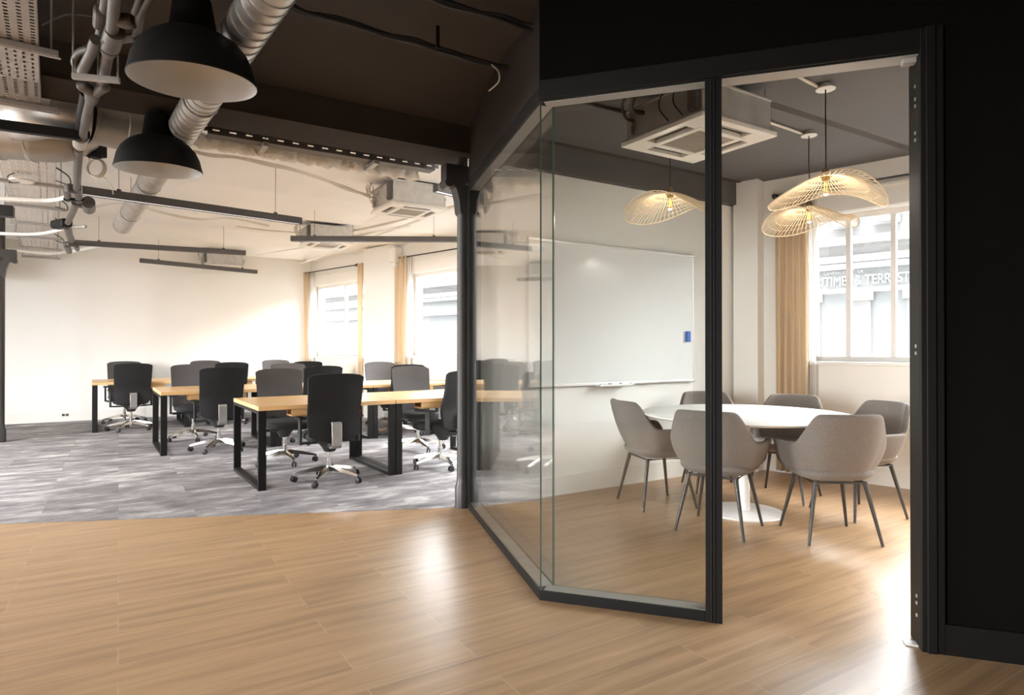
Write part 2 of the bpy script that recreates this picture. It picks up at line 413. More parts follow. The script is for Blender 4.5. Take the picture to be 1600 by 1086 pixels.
def fac(px, py=543, off=0.0):                # facade plane hit: distance along it, height
    d = ray(px, py); o = FA + FO * off
    # t*d = o + s*FD
    det = d.x * (-FD.y) + d.y * FD.x
    t = (o.x * (-FD.y) + o.y * FD.x) / det
    s = (d.x * t - o.x) * FD.x + (d.y * t - o.y) * FD.y
    return s, H + d.z * t
def FP(s, z, off=0.0):
    return FA + FD * s + FO * off + Vector((0, 0, z))
def cross_uv(v):                              # facade distance where it meets the line at that v
    o = FA.dot(N); return (v - o) / FD.dot(N)
S_WB = cross_uv(V_WB); S_FAR = cross_uv(V_FAR)
U_LEFT = -4.6; V_BACK = -3.2
Z_GL = P(843, 150, 0)                          # unused helper point
def z_at(px, py, pt):                          # height of the place seen at that pixel above plan point pt
    d = ray(px, py); t = pt.y / d.y; return H + d.z * t
Z_TOP = (z_at(843, 150, C) + z_at(1425, 93, PJ)) / 2      # underside of the top rail
print('V_BEAM', V_BEAM, 'V_WB', V_WB, 'V_FAR', V_FAR, 'C', C, 'P1', P1, 'PJ', PJ, 'Z_TOP', Z_TOP, z_at(843, 150, C), z_at(1425, 93, PJ), 'S', S_WB, S_FAR)
WB_T = 0.12
END_X = 6.6
PE_B = C + dirB * ((END_X - C.x) / dirB.x)      # far end of the black wall line
PE_F = FA + FD * ((END_X - FA.x) / FD.x)

# ------------------------------------------------------------------ floor
cv = uv_of(P(0, 819)); cw = uv_of(P(720, 793))
def floor_obj(name, poly, mat, z0=-0.12, z1=0.0, label=None):
    mb = MB(); mb.prism([uv_of(Vector((p[0], p[1], 0))) for p in poly], z0, z1)
    o = mb.build(name, mat, keep=True); o.rotation_euler = (0, 0, ANG); o['kind'] = 'structure'
    if label: o['label'] = label
    return o
slope = (cw[1] - cv[1]) / (cw[0] - cv[0])
LB = UV(U_LEFT, V_BACK); LF = UV(U_LEFT, V_FAR)
edge_l = UV(U_LEFT, cv[1] + slope * (U_LEFT - cv[0])); edge_r = UV(cw[0], cw[1])
P1o = P1 + nA * 0.0
wb_l = UV(uv_of(P1)[0] + 0.05, V_WB + WB_T); wb_r = FP(cross_uv(V_WB + WB_T), 0)
back_r = UV(6.0, V_BACK)
wood_poly = [LB, UV(6.2, V_BACK), Vector((END_X + .4, .3, 0)), FP(-5.9, 0, .25), FP(cross_uv(V_WB + WB_T), 0, .25), wb_l, edge_r, edge_l]
floor_obj('floor_wood', wood_poly, M['floor_wood'], label='honey oak plank floor of hall and meeting room')
carpet_poly = [edge_l, edge_r, wb_l, FP(cross_uv(V_WB + WB_T), 0, .25), FP(S_FAR + .2, 0, .25), UV(U_LEFT, V_FAR + .3)]
floor_obj('floor_carpet', carpet_poly, M['carpet'], z1=0.002, label='grey streaked carpet tiles of the open office')

# ------------------------------------------------------------------ ceilings
def vault_ceiling(name, v0, v1, z, span, rise, mat, umin, ufn, label):
    mb = MB(); nv = max(2, int((v1 - v0) / 0.08))
    rows = []
    for i in range(nv + 1):
        v = v0 + (v1 - v0) * i / nv
        t = ((v - v0) / span) % 1.0
        zz = z - rise + rise * (1 - (2 * t - 1) ** 2)
        rows.append((UV(umin, v, zz), UV(ufn(v), v, zz)))
    vs = []
    for a, b in rows: vs += [a, b]
    fs = [(2 * i, 2 * i + 2, 2 * i + 3, 2 * i + 1) for i in range(nv)]
    mb.add(vs, fs, 0, True)
    # slab above
    n0 = len(rows) * 2
    top = [UV(umin, v0, z + .15), UV(ufn(v0), v0, z + .15), UV(ufn(v1), v1, z + .15), UV(umin, v1, z + .15)]
    mb.add(top, [(0, 1, 2, 3)])
    return struct(mb, name, mat, label, sharp=50)
vault_ceiling('ceiling_office', V_BEAM + BEAM_W, V_FAR + .2, ZC + .03, 1.36, 0.06, M['ceil_white'], U_LEFT, lambda v: uv_of(FP(cross_uv(v), 0, .2))[0], 'off-white shallow vaulted office ceiling')
vault_ceiling('ceiling_hall', V_BACK, V_BEAM, ZC + .03, (V_BEAM - V_BACK) / 5, 0.09, M['black_ceiling'], U_LEFT, lambda v: 7.0, 'brown black hall ceiling')
mb = MB(); ci = C + nB * .06 + nA * .06
mb.prism([C + (nA + nB) * .08, P1 + nA * .08, UV(uv_of(P1)[0] + .2, V_WB), FP(S_WB, 0, .2), FP(-5.6, 0, .2), PE_B + nB * .08], Z_MEET, Z_MEET + .04)
struct(mb, 'ceiling_meeting', M['lit_black_ceiling'], 'black meeting room ceiling, window light put into its colour')

# beam along the office edge, running on into the meeting room
mb = MB(); ub = uv_of(FP(cross_uv(V_BEAM), 0))[0]
mb.prism([UV(U_LEFT, V_BEAM), UV(uv_of(P1)[0] + .04, V_BEAM), UV(uv_of(P1)[0] + .04, V_BEAM + BEAM_W), UV(U_LEFT, V_BEAM + BEAM_W)], 2.78, ZC + .1)
struct(mb, 'trim_1', simple('black_beam_paint', (0.046, 0.037, 0.031), 0.85, noise=0.1, nscale=4, bump=0.1, bscale=20, spec=0.08), 'black beam across the edge of the open office')
mb = MB(); mb.prism([UV(uv_of(P1)[0] + .10, V_BEAM), FP(cross_uv(V_BEAM), 0, .1), FP(cross_uv(V_WB + .02), 0, .1), UV(uv_of(P1)[0] + .10, V_WB + .02)], 2.765, Z_MEET + .02)
struct(mb, 'trim_2', simple('charcoal_beam_paint', (0.075, 0.068, 0.064), 0.7, noise=0.06, nscale=3), 'charcoal beam above the whiteboard wall')

# ------------------------------------------------------------------ walls
mb = MB(); u0 = uv_of(P1)[0] + .12
mb.prism([UV(u0, V_WB), FP(S_WB, 0, .1), FP(cross_uv(V_WB + WB_T), 0, .1), UV(u0, V_WB + WB_T)], 0, ZC + .05)
struct(mb, 'wall_whiteboard', M['plaster'], 'white wall behind the whiteboard')
def along(name, p0, p1, n, h, t, mat, z0=0.0, label=None):
    m_ = MB(); m_.prism([p0, p1, p1 + n * t, p0 + n * t], z0, z0 + h)
    return struct(m_, name, mat, label)
M['base_white'] = simple('white_skirting', (0.86, 0.83, 0.78), 0.5, noise=0.01)
along('baseboard_whiteboard', UV(u0 + .01, V_WB), FP(S_WB, 0), -N, .16, .016, M['base_white'])
mb = MB(); mb.prism([UV(U_LEFT - .2, V_FAR), UV(uv_of(FP(S_FAR, 0, .2))[0], V_FAR), UV(uv_of(FP(S_FAR, 0, .2))[0], V_FAR + .2), UV(U_LEFT - .2, V_FAR + .2)], -.1, ZC + .1)
struct(mb, 'wall_far', M['plaster'], 'white far wall of the open office')
along('baseboard_far', UV(U_LEFT, V_FAR), FP(S_FAR, 0), -N, .17, .018, M['base_white'])
# soffit box at the far left
mb = MB(); a = P(-60, 440, 2.45); 
us = uv_of(P(44, 440, 2.45))[0] - 0.25
mb.prism([UV(U_LEFT, V_FAR - 1.1), UV(-1.72, V_FAR - 1.1), UV(-1.72, V_FAR), UV(U_LEFT, V_FAR)], 2.42, ZC + .05)
struct(mb, 'trim_3', M['plaster'], 'white boxed soffit in the far left corner')

# facade with window openings
s1a, zt1 = fac(489, 446); s1b, _ = fac(572); _, zb1 = fac(520, 557)
s2a, zt2 = fac(640, 429.5); _, zb2 = fac(680, 556.2)
s3a, zt3 = fac(1263, 339.5); _, zb3 = fac(1350, 565.5)
s2b = s2a - (s1a - s1b) * 1.15
s3b = fac(1530)[0] - .55
zb = 1.13
print('windows', s1a, s1b, zt1, zb1, s2a, s2b, zt2, zb2, s3a, s3b, zt3, zb3)
ztop = (zt1 + zt2) / 2
WIN = [(s1a, s1b, zb1, ztop), (s2a, s2b, zb2, ztop), (s3a, s3b, zb3, zt3), (-2.75, -5.5, .35, 2.8), (3.35, 0.95, zb2, ztop)]  # last two windows are unseen, added to let in more daylight
FT = 0.28
mb = MB()
def fbox(m_, sa, sb, z0, z1, o0, o1, mat=0):
    m_.prism([FP(sa, 0, o0), FP(sb, 0, o0), FP(sb, 0, o1), FP(sa, 0, o1)] if sa < sb else [FP(sb, 0, o0), FP(sa, 0, o0), FP(sa, 0, o1), FP(sb, 0, o1)], z0, z1, mat)
cur = S_FAR + .3
for (a, b, z0, z1) in sorted(WIN, reverse=True):
    fbox(mb, a, cur, -.1, ZC + .1, 0, FT)
    fbox(mb, b, a, -.1, z0, 0, FT); fbox(mb, b, a, z1, ZC + .1, 0, FT)
    cur = b
fbox(mb, -5.8, cur, -.1, ZC + .1, 0, FT)
struct(mb, 'wall_facade', M['plaster'], 'white window wall')
along('baseboard_facade', FP(S_WB - .02, 0), FP(-5.5, 0), -FO, .16, .016, M['base_white'])
along('baseboard_facade_office', FP(S_FAR, 0), FP(S_WB + .2, 0), -FO, .16, .016, M['base_white'])
# window units
def window(i, a, b, z0, z1, mull, label, fw=0.05):
    o0, o1 = .10, .16
    m_ = MB()
    fbox(m_, b, a, z0, z0 + fw, o0, o1); fbox(m_, b, a, z1 - fw, z1, o0, o1)
    fbox(m_, b, b + fw, z0 + fw, z1 - fw, o0, o1); fbox(m_, a - fw, a, z0 + fw, z1 - fw, o0, o1)
    for s_ in mull: fbox(m_, s_ - fw * .45, s_ + fw * .45, z0 + fw, z1 - fw, o0 - .005, o1 - .005)
    fr = struct(m_, 'window_%d' % i, M['white_frame'], label, bevel=.004)
    g = MB(); fbox(g, b + fw * .6, a - fw * .6, z0 + fw * .6, z1 - fw * .6, .128, .134)
    loc = fr.location
    g.v = [v - loc for v in g.v]; go = g.build('window_pane', M['window_glass'], parent=fr)
    s = MB(); fbox(s, b - .02, a + .02, z0 - .035, z0, -.05, .12); s.v = [v - loc for v in s.v]
    s.build('window_sill', M['white_frame'], parent=fr, bevel=.004)
    return fr
window(1, *WIN[0], [fac(532)[0]], 'white framed window at the far end of the office, two lights')
window(2, *WIN[1], [s2b + (s2a - s2b) * .32], 'white framed office window beside the iron column')
window(4, *WIN[3], [-3.9], 'unseen window behind the black wall, added to light the meeting room')
window(5, *WIN[4], [2.2], 'unseen window behind the whiteboard wall, added to light the office')
window(3, *WIN[2], [fac(1321)[0], fac(1392)[0]], 'meeting room window looking onto a shopfront')
# boxed lintel panels over the windows
for k, (a, b, z0, z1) in enumerate(WIN):
    m_ = MB(); fbox(m_, b - .05, a + .03, z1 + .01, z1 + .20, -.018, .0)
    fbox(m_, b - .05, a + .03, z1 + .19, z1 + .22, -.03, .0)
    struct(m_, 'trim_%d' % (4 + k), M['base_white'], 'white lintel panel above a window', bevel=.004)
# piers
def pier(name, sa, sb, o, z1, label):
    m_ = MB(); fbox(m_, sb, sa, 0, z1, -o, .0); return struct(m_, name, M['plaster'], label)
pa = fac(568, off=-.12)[0]; pb = fac(616, off=-.12)[0]
pier('wall_pier_office', pa, pb, .12, ZC, 'white pier between the two office windows')
m_ = MB(); fbox(m_, pb - .10, pb + .08, 2.72, 2.98, -.2, 0); fbox(m_, pb - .06, pb + .06, 2.64, 2.73, -.17, 0)
struct(m_, 'trim_8', M['plaster'], 'white moulded corbel at the head of the pier', bevel=.03)
pa = S_WB + .02; pb = fac(1184, off=-.16)[0]
pier('wall_pier_meeting', pa, pb, .16, Z_MEET, 'white pier in the corner of the meeting room')

# hall enclosure: left wall with unseen openings added for daylight, back wall, right end
M['hall_white'] = simple('hall_white_paint', (0.8, 0.76, 0.70), 0.9, noise=0.02)
mb = MB()
lw = [(0.35, 1.95), (6.2, 8.8)]; c0 = V_BACK - .2
for (v0, v1) in lw:
    mb.prism([UV(U_LEFT - .2, c0), UV(U_LEFT, c0), UV(U_LEFT, v0), UV(U_LEFT - .2, v0)], -.1, ZC + .15)
    mb.prism([UV(U_LEFT - .2, v0), UV(U_LEFT, v0), UV(U_LEFT, v1), UV(U_LEFT - .2, v1)], -.1, .5)
    mb.prism([UV(U_LEFT - .2, v0), UV(U_LEFT, v0), UV(U_LEFT, v1), UV(U_LEFT - .2, v1)], 2.7, ZC + .15)
    c0 = v1
mb.prism([UV(U_LEFT - .2, c0), UV(U_LEFT, c0), UV(U_LEFT, V_FAR + .2), UV(U_LEFT - .2, V_FAR + .2)], -.1, ZC + .15)
struct(mb, 'wall_left', M['hall_white'], 'white left wall')
mb = MB(); mb.prism([UV(U_LEFT - .2, V_BACK - .2), UV(6.1, V_BACK - .2), UV(6.1, V_BACK), UV(U_LEFT - .2, V_BACK)], -.1, ZC + .15)
struct(mb, 'wall_back', M['black_paint'], 'black back wall of the hall')
mb = MB(); mb.prism([(END_X, .2), (END_X + .2, .2), (END_X + .2, 3.2), (END_X, 3.2)], -.1, ZC + .15)
pass
struct(mb, 'wall_end', M['plaster'], 'white end wall')

# black partition walls
TH = 0.10
zt = Z_TOP + .075
def inner(p): return p
jB = PJ                                              # left edge of the door casing
bevA = nA * TH; bevB = nB * TH
# mitred inner corner
den = dirA.x * dirB.y - dirA.y * dirB.x
def isect(p, d, q, e):
    t = ((q.x - p.x) * e.y - (q.y - p.y) * e.x) / (d.x * e.y - d.y * e.x); return p + d * t
CI = isect(C + bevA, dirA, C + bevB, dirB)
mb = MB(); mb.prism([C, CI, P1 + bevA, P1], zt, ZC + .1)
struct(mb, 'wall_partition_side', M['black_paint'] if False else simple('brown_black_panel', (0.030, 0.024, 0.0205), 0.85, noise=0.08, nscale=4, spec=0.1), 'black panel above the side glass')
mb = MB(); mb.prism([C, PE_B, PE_B + bevB, CI], zt, ZC + .1)
struct(mb, 'wall_partition_head', M['black_paint'], 'black wall above the glass front and doorway')
JW = 0.085                                           # casing width
pj2 = PJ + dirB * JW
mb = MB(); mb.prism([PJ + dirB * .02, PE_B, PE_B + bevB, PJ + dirB * .02 + bevB], 0, zt)
struct(mb, 'wall_partition_right', M['black_paint'], 'black wall right of the doorway')
along('baseboard_partition', pj2, PE_B, -nB, .125, .016, M['black_metal'], label='black skirting on the black wall')
# inner white faces of the meeting room side
along('wall_partition_inner', PJ + dirB * .06 + bevB, PE_B + bevB, nB, Z_MEET, .02, M['plaster'])

# ------------------------------------------------------------------ glass partition (one assembly)
part = thing('glass_partition', 'black framed glass partition turning a corner in front of the meeting room', 'partition', C)
def loc_mb(m_): m_.v = [v - C for v in m_.v]; return m_
PM = P(1103, 962); tM = (PM - C).dot(dirB); PL = C + dirB * tM; PR = C + dirB * (P(1129, 978) - C).dot(dirB)
RB = 0.048
def rail(pa_, pb_, qa_, qb_, z0, z1, name, mat):
    m_ = MB(); m_.prism([pa_, pb_, qb_, qa_], z0, z1); return loc_mb(m_).build(name, mat, parent=part, bevel=.003)
rail(C, PL, CI, PL + bevB, 0, RB, 'bottom_rail', M['black_metal'])
rail(C, P1, CI, P1 + bevA, 0, RB, 'bottom_rail', M['black_metal'])
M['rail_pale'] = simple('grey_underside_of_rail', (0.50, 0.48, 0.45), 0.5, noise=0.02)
rail(C, PR, CI, PR + bevB, Z_TOP, zt, 'top_rail', M['black_metal'])
rail(C, P1, CI, P1 + bevA, Z_TOP, zt, 'top_rail', M['black_metal'])
m_ = MB(); m_.prism([PL, PR, PR + bevB, PL + bevB], 0, Z_TOP)
for q in (.32, .5): m_.prism([PL + dirB * ((PR - PL).length * q) - nB * .004, PL + dirB * ((PR - PL).length * (q + .10)) - nB * .004, PL + dirB * ((PR - PL).length * (q + .10)), PL + dirB * ((PR - PL).length * q)], 0, Z_TOP)
loc_mb(m_).build('post', M['black_metal'], parent=part, bevel=.002)
m_ = MB(); m_.prism([P1, P1 + dirA * .035, P1 + dirA * .035 + bevA, P1 + bevA], 0, Z_TOP)
loc_mb(m_).build('post', M['black_metal'], parent=part, bevel=.002)
def pane(p0, p1, n, off, name='glass_pane'):
    m_ = MB(); t = .008; a0 = p0 + n * off; a1 = p1 + n * off
    poly = [a0, a1, a1 + n * t, a0 + n * t]; z0, z1 = RB - .006, Z_TOP + .004
    vs = [Vector((p.x, p.y, z0)) for p in poly] + [Vector((p.x, p.y, z1)) for p in poly]
    m_.add(vs, [(0, 1, 5, 4), (2, 3, 7, 6)], 0); m_.add(vs, [(1, 2, 6, 5), (3, 0, 4, 7)], 1)
    return loc_mb(m_).build(name, [M['glass'], M['glass_edge']], parent=part)
pane(C + dirB * .002, PL, nB, .004)
pane(C + dirA * .003, P1, nA, .004)
pane(CI, PL + bevB * 1.0, nB, -.012)
pane(CI + dirA * .003, P1 + bevA, nA, -.012)

# ------------------------------------------------------------------ doorway
d1 = thing('door_1', None, None, PR); d1['kind'] = 'structure'; d1['label'] = 'open black doorway with pivot fittings on its jamb'
def dl(m_): m_.v = [v - PR for v in m_.v]; return m_
m_ = MB(); m_.prism([PR, PJ + dirB * .0, PJ + bevB, PR + bevB], Z_TOP, zt); dl(m_).build('door_head', M['black_metal'], parent=d1, bevel=.002)
m_ = MB(); m_.prism([PJ - dirB * .0, PJ + dirB * .03, PJ + dirB * .03 + bevB * 1.5, PJ + bevB * 1.5], 0, Z_TOP); dl(m_).build('door_jamb', M['black_metal'], parent=d1, bevel=.002)
m_ = MB(); cz = Z_TOP + .10
m_.prism([PJ, pj2, pj2 - nB * .018, PJ - nB * .018], 0, cz)
m_.prism([PJ + dirB * .02, pj2 - dirB * .03, pj2 - dirB * .03 - nB * .026, PJ + dirB * .02 - nB * .026], 0, cz)
m_.prism([C + dirB * .0 - nB * .0, pj2, pj2 - nB * .016, C - nB * .016], Z_TOP + .005, cz)
dl(m_).build('door_casing', M['black_metal'], parent=d1, bevel=.003)
# pale channel faces that the glass sits in
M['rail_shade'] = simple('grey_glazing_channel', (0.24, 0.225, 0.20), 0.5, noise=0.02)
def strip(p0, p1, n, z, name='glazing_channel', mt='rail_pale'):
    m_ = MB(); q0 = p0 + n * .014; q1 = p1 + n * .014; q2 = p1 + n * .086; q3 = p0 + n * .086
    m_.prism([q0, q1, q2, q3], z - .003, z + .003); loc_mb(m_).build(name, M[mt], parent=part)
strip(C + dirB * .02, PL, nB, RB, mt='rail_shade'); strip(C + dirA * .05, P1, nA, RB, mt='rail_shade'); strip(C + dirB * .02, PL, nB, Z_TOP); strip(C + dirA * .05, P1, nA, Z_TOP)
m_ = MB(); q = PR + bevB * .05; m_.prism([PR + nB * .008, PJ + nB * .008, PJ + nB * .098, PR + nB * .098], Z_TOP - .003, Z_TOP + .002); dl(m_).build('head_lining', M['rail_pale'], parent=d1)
# screw heads on the jamb
for k, py in enumerate((135, 155, 166, 208, 219, 541, 552, 931, 942, 961)):
    z = z_at(1431, py, PJ + bevB * .5)
    if z < .02: continue
    m_ = MB(); R = Matrix((-nB, Vector((0, 0, 1)), -dirB)).transposed()
    m_.cyl(PJ + bevB * .5 + Vector((0, 0, z)), .008, .003, 12, 0, R)
    dl(m_).build('screw', M['screw'], parent=d1)
m_ = MB(); m_.bar(PJ - dirB * .05 + bevB * .5 + Vector((0, 0, .004)), PJ + bevB * .5 + Vector((0, 0, .004)), .05, .008)
dl(m_).build('floor_pivot', M['white_plastic'], parent=d1, bevel=.002)
m_ = MB(); m_.bar(PJ - dirB * .05 + bevB * .5 + Vector((0, 0, Z_TOP - .012)), PJ + bevB * .5 + Vector((0, 0, Z_TOP - .012)), .04, .024)
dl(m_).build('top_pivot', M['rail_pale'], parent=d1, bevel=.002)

# ------------------------------------------------------------------ cast iron columns
def column(base, capdir, label, r, capz, z1):
    t = thing('iron_column', label, 'column', base, math.atan2(capdir.y, capdir.x), 'cast iron columns')
    m_ = MB(); m_.lathe([(0.001, 0), (r * 1.35, 0), (r * 1.35, .16), (r * 1.05, .2), (r, .26), (r * .96, capz - .02), (r * 1.2, capz), (r * 1.2, capz + .03), (r * .95, capz + .05), (r * .95, z1), (.001, z1)], 20)
    m_.build('shaft', M['iron'], parent=t)
    m_ = MB()
    prof = [(r * .6, capz - .24), (r * 1.0, capz - .22), (r * 1.25, capz - .12), (r * 1.8, capz - .03), (.17, capz + .02), (.17, capz + .15), (-.05, capz + .15), (-.05, capz - .1)]
    w = .05; vs = [Vector((x, -w, z)) for x, z in prof] + [Vector((x, w, z)) for x, z in prof]; n = len(prof)
    m_.add(vs, [tuple(range(n)), tuple(range(2 * n - 1, n - 1, -1))] + [(i, n + i, n + (i + 1) % n, (i + 1) % n) for i in range(n)])
    m_.tube([(.145, -.055, capz - .0), (.145, .055, capz)], .035, 12)
    m_.build('bracket', M['iron'], parent=t, bevel=.004)
    return t
cb = P(725.5, 793) + N * .03
column(cb, -U, 'cast iron column where the glass meets the black beam', .046, 2.56, 2.78)
cl = P(0, 691)
column(cl, U, 'cast iron column at the left edge of the open office', .05, 2.44, ZC)

# ------------------------------------------------------------------ desks
DA = math.radians(90 - 56.2); UD = Vector((math.cos(DA), math.sin(DA), 0)); ND = Vector((-math.sin(DA), math.cos(DA), 0))
DL, DD, DZ = 1.30, 1.16, 0.745
def make_desk():
    t = thing('desk', 'x', 'desk', (0, 0, 0), 0, 'oak bench desks of the open office')
    g = .006
    m_ = MB(); m_.box((DL / 2, DD / 2, DZ - .019), (DL - g, DD, .038)); m_.build('desk_top', M['desk_wood'], parent=t, bevel=.003)
    for x in (g / 2 + .034, DL - g / 2 - .034):
        m_ = MB(); zt_ = DZ - .038
        m_.box((x, .018, zt_ / 2), (.068, .034, zt_)); m_.box((x, DD - .018, zt_ / 2), (.068, .034, zt_))
        m_.box((x, DD / 2, .016), (.068, DD - .072, .030)); m_.box((x, DD / 2, zt_ - .016), (.068, DD - .072, .030))
        m_.build('leg_frame', M['black_metal'], parent=t, bevel=.003)
    for y in (.13, DD - .13):
        m_ = MB(); x0, x1 = .30, .95; zz = DZ - .038
        m_.box(((x0 + x1) / 2, y, zz - .063), (x1 - x0, .18, .014)); m_.box(((x0 + x1) / 2, y - .083, zz - .034), (x1 - x0, .014, .068)); m_.box(((x0 + x1) / 2, y + .083, zz - .034), (x1 - x0, .014, .068))
        m_.box((x1 - .007, y, zz - .034), (.014, .16, .068))
        m_.build('under_shelf', M['desk_wood'], parent=t, bevel=.002)
    return t
fr1 = P(403, 768.5); fr2 = P(250.5, 713.4); fr3 = P(143.5, 677.0)
ROWS = [fr1, fr2, fr3]
print('rows', fr1, fr2, fr3)
desk0 = make_desk(); first = True
dlabels = {(0, 0): 'oak topped desk on black frames nearest the wooden floor, left end of front row',
 (0, 1): 'oak topped desk butting against the nearest one, partly behind the iron column',
 (1, 0): 'oak topped desk at the left end of the middle row',
 (1, 1): 'oak topped desk in the centre of the middle row, seen over the nearest desk',
 (1, 2): 'oak topped desk at the window end of the middle row',
 (2, 0): 'oak topped desk at the left end of the back row by the far wall',
 (2, 1): 'oak topped desk in the centre of the back row by the far wall',
 (2, 2): 'oak topped desk at the window end of the back row'}
for (r, k), lab in dlabels.items():
    o = desk0 if first else copy_tree(desk0); first = False
    o.location = ROWS[r] + UD * (DL * k) + Vector((0, 0, .002)); o.rotation_euler = (0, 0, DA); o['label'] = lab

# ------------------------------------------------------------------ task chairs
def make_task_chair():
    t = thing('task_chair', 'x', 'chair', (0, 0, 0), 0, 'black mesh task chairs at the desks')
    # backrest: curved rounded panel
    def back(u, v, off):
        z = .415 + .605 * v
        w = .232 + .022 * v
        x = (2 * u - 1)
        yy = -.235 - .06 * v ** 1.5 + .035 * math.exp(-((v - .35) / .22) ** 2) + .035 * x * x
        zz = z - .012 * abs(x) ** 3 * v - (0.02 * (1 - v) * x * x * -1 if v < .2 else 0)
        return Vector((x * w, yy + off, zz + .010 * (1 - x * x) * (1 if v > .95 else 0)))
    m_ = MB(); nu, nv = 14, 16
    def shape(u, v):
        return u, v
    rear = [[back(i / nu, j / nv, -.012) for j in range(nv + 1)] for i in range(nu + 1)]
    front = [[back(i / nu, j / nv, .016) for j in range(nv + 1)] for i in range(nu + 1)]
    # round the corners
    for G in (rear, front):
        for i in range(nu + 1):
            for j in range(nv + 1):
                x = abs(2 * i / nu - 1); v = j / nv
                if v > .9: G[i][j].z -= .016 * max(0, x - .85) / .15 * (v - .9) / .1
                if v < .1: G[i][j].z += .02 * max(0, x - .8) / .2 * (.1 - v) / .1
    W = nv + 1
    vs = [p for r_ in rear for p in r_] + [p for r_ in front for p in r_]; o = len(vs) // 2
    fr_ = []; ff = []; fe = []
    for i in range(nu):
        for j in range(nv):
            a, b, c, d = i * W + j, (i + 1) * W + j, (i + 1) * W + j + 1, i * W + j + 1
            fr_.append((a, b, c, d)); ff.append((o + a, o + d, o + c, o + b))
    for i in range(nu):
        a, b = i * W, (i + 1) * W; fe.append((a, o + a, o + b, b)); a, b = i * W + nv, (i + 1) * W + nv; fe.append((a, b, o + b, o + a))
    for j in range(nv):
        a, b = j, j + 1; fe.append((a, b, o + b, o + a)); a, b = nu * W + j, nu * W + j + 1; fe.append((a, o + a, o + b, b))
    base = len(m_.v); m_.v += vs
    for fs, mi in ((fr_, 0), (ff, 1), (fe, 0)):
        for f in fs: m_.f.append([q + base for q in f]); m_.m.append(mi); m_.sm.append(True)
    m_.build('backrest', [M['mesh_rear'], M['mesh_front']], parent=t, sharp=50)
    # seat
    m_ = MB()
    def seat(u, v):
        a = 2 * PI * u; n = 3.6
        cx = math.copysign(abs(math.cos(a)) ** (2 / n), math.cos(a)); sy = math.copysign(abs(math.sin(a)) ** (2 / n), math.sin(a))
        prof = [(0.0, .395), (.80, .395), (.97, .415), (1.0, .44), (.97, .465), (.85, .478), (0.0, .482)]
        q = v * (len(prof) - 1); i = min(int(q), len(prof) - 2); f = q - i
        rr = prof[i][0] * (1 - f) + prof[i + 1][0] * f; zz = prof[i][1] * (1 - f) + prof[i + 1][1] * f
        return Vector((cx * .235 * rr, .02 + sy * .245 * rr, zz - .025 * max(0, sy * rr - .6)))
    m_.grid(seat, 32, 6, wrap=True); m_.build('seat', M['black_fabric'], parent=t, sharp=60)
    # tilt mechanism
    m_ = MB(); m_.lathe([(.001, .285), (.05, .285), (.058, .30), (.075, .33), (.115, .375), (.12, .395), (.001, .395)], 18, (0, -.03, 0))
    m_.box((0, -.13, .36), (.09, .2, .05)); m_.tube([(-.22, .03, .365), (.22, .03, .365)], .009, 8); m_.box((.235, .03, .365), (.05, .03, .012)); m_.box((-.235, .03, .365), (.05, .03, .012))
    m_.build('tilt_mechanism', M['black_plastic'], parent=t, bevel=.004)
    # back bracket
    m_ = MB(); pth = [(-.18, .335), (-.255, .34), (-.285, .37), (-.292, .45), (-.285, .56), (-.272, .585)]
    n = len(pth); vs = []
    for y, z in pth:
        for x in (-.048, .048): vs.append(Vector((x, y, z)))
    for y, z in pth:
        for x in (-.042, .042): vs.append(Vector((x, y + .022, z + (.02 if z < .36 else 0))))
    o = 2 * n; fs = []
    for i in range(n - 1):
        fs += [(2 * i, 2 * i + 1, 2 * i + 3, 2 * i + 2), (o + 2 * i, o + 2 * i + 2, o + 2 * i + 3, o + 2 * i + 1), (2 * i, 2 * i + 2, o + 2 * i + 2, o + 2 * i), (2 * i + 1, o + 2 * i + 1, o + 2 * i + 3, 2 * i + 3)]
    fs += [(0, o, o + 1, 1), (2 * n - 2, 2 * n - 1, o + 2 * n - 1, o + 2 * n - 2)]
    m_.add(vs, fs); b_ = m_.build('back_bracket', M['bracket'], parent=t, bevel=.008, seg=3); b_['label'] = 'grey metal back bracket'
    # gas column
    m_ = MB(); m_.cyl((0, 0, .075), .026, .13, 16); m_.cyl((0, 0, .2), .019, .09, 16)
    m_.build('gas_column', M['chrome'], parent=t)
    # star base arms
    for k in range(5):
        a = 2 * PI * k / 5 + .35; d = Vector((math.cos(a), math.sin(a), 0)); sd = Vector((-d.y, d.x, 0))
        m_ = MB()
        prof = [(.0, .125, .026, .030), (.06, .130, .024, .028), (.18, .112, .019, .022), (.30, .084, .014, .015), (.325, .076, .012, .012)]
        vs = []
        for r_, z, w, h in prof:
            c_ = d * r_
            vs += [c_ + sd * w + Vector((0, 0, z - h)), c_ - sd * w + Vector((0, 0, z - h)), c_ - sd * w * .6 + Vector((0, 0, z + h * .5)), c_ + sd * w * .6 + Vector((0, 0, z + h * .5))]
        fs = []
        for i in range(len(prof) - 1):
            for j in range(4): fs.append((4 * i + j, 4 * i + (j + 1) % 4, 4 * i + 4 + (j + 1) % 4, 4 * i + 4 + j))
        fs += [(3, 2, 1, 0), (16, 17, 18, 19)]
        m_.add(vs, fs, 0, True); m_.build('base_arm', M['chrome'], parent=t, sharp=35)
        m_ = MB(); ca = a + 1.1 * k; ax = Vector((math.cos(ca), math.sin(ca), 0)); R = Matrix((Vector((0, 0, 1)), Vector((0, 0, 1)).cross(ax) * -1, ax)).transposed()
        c_ = d * .325 + Vector((-ax.y, ax.x, 0)) * .012
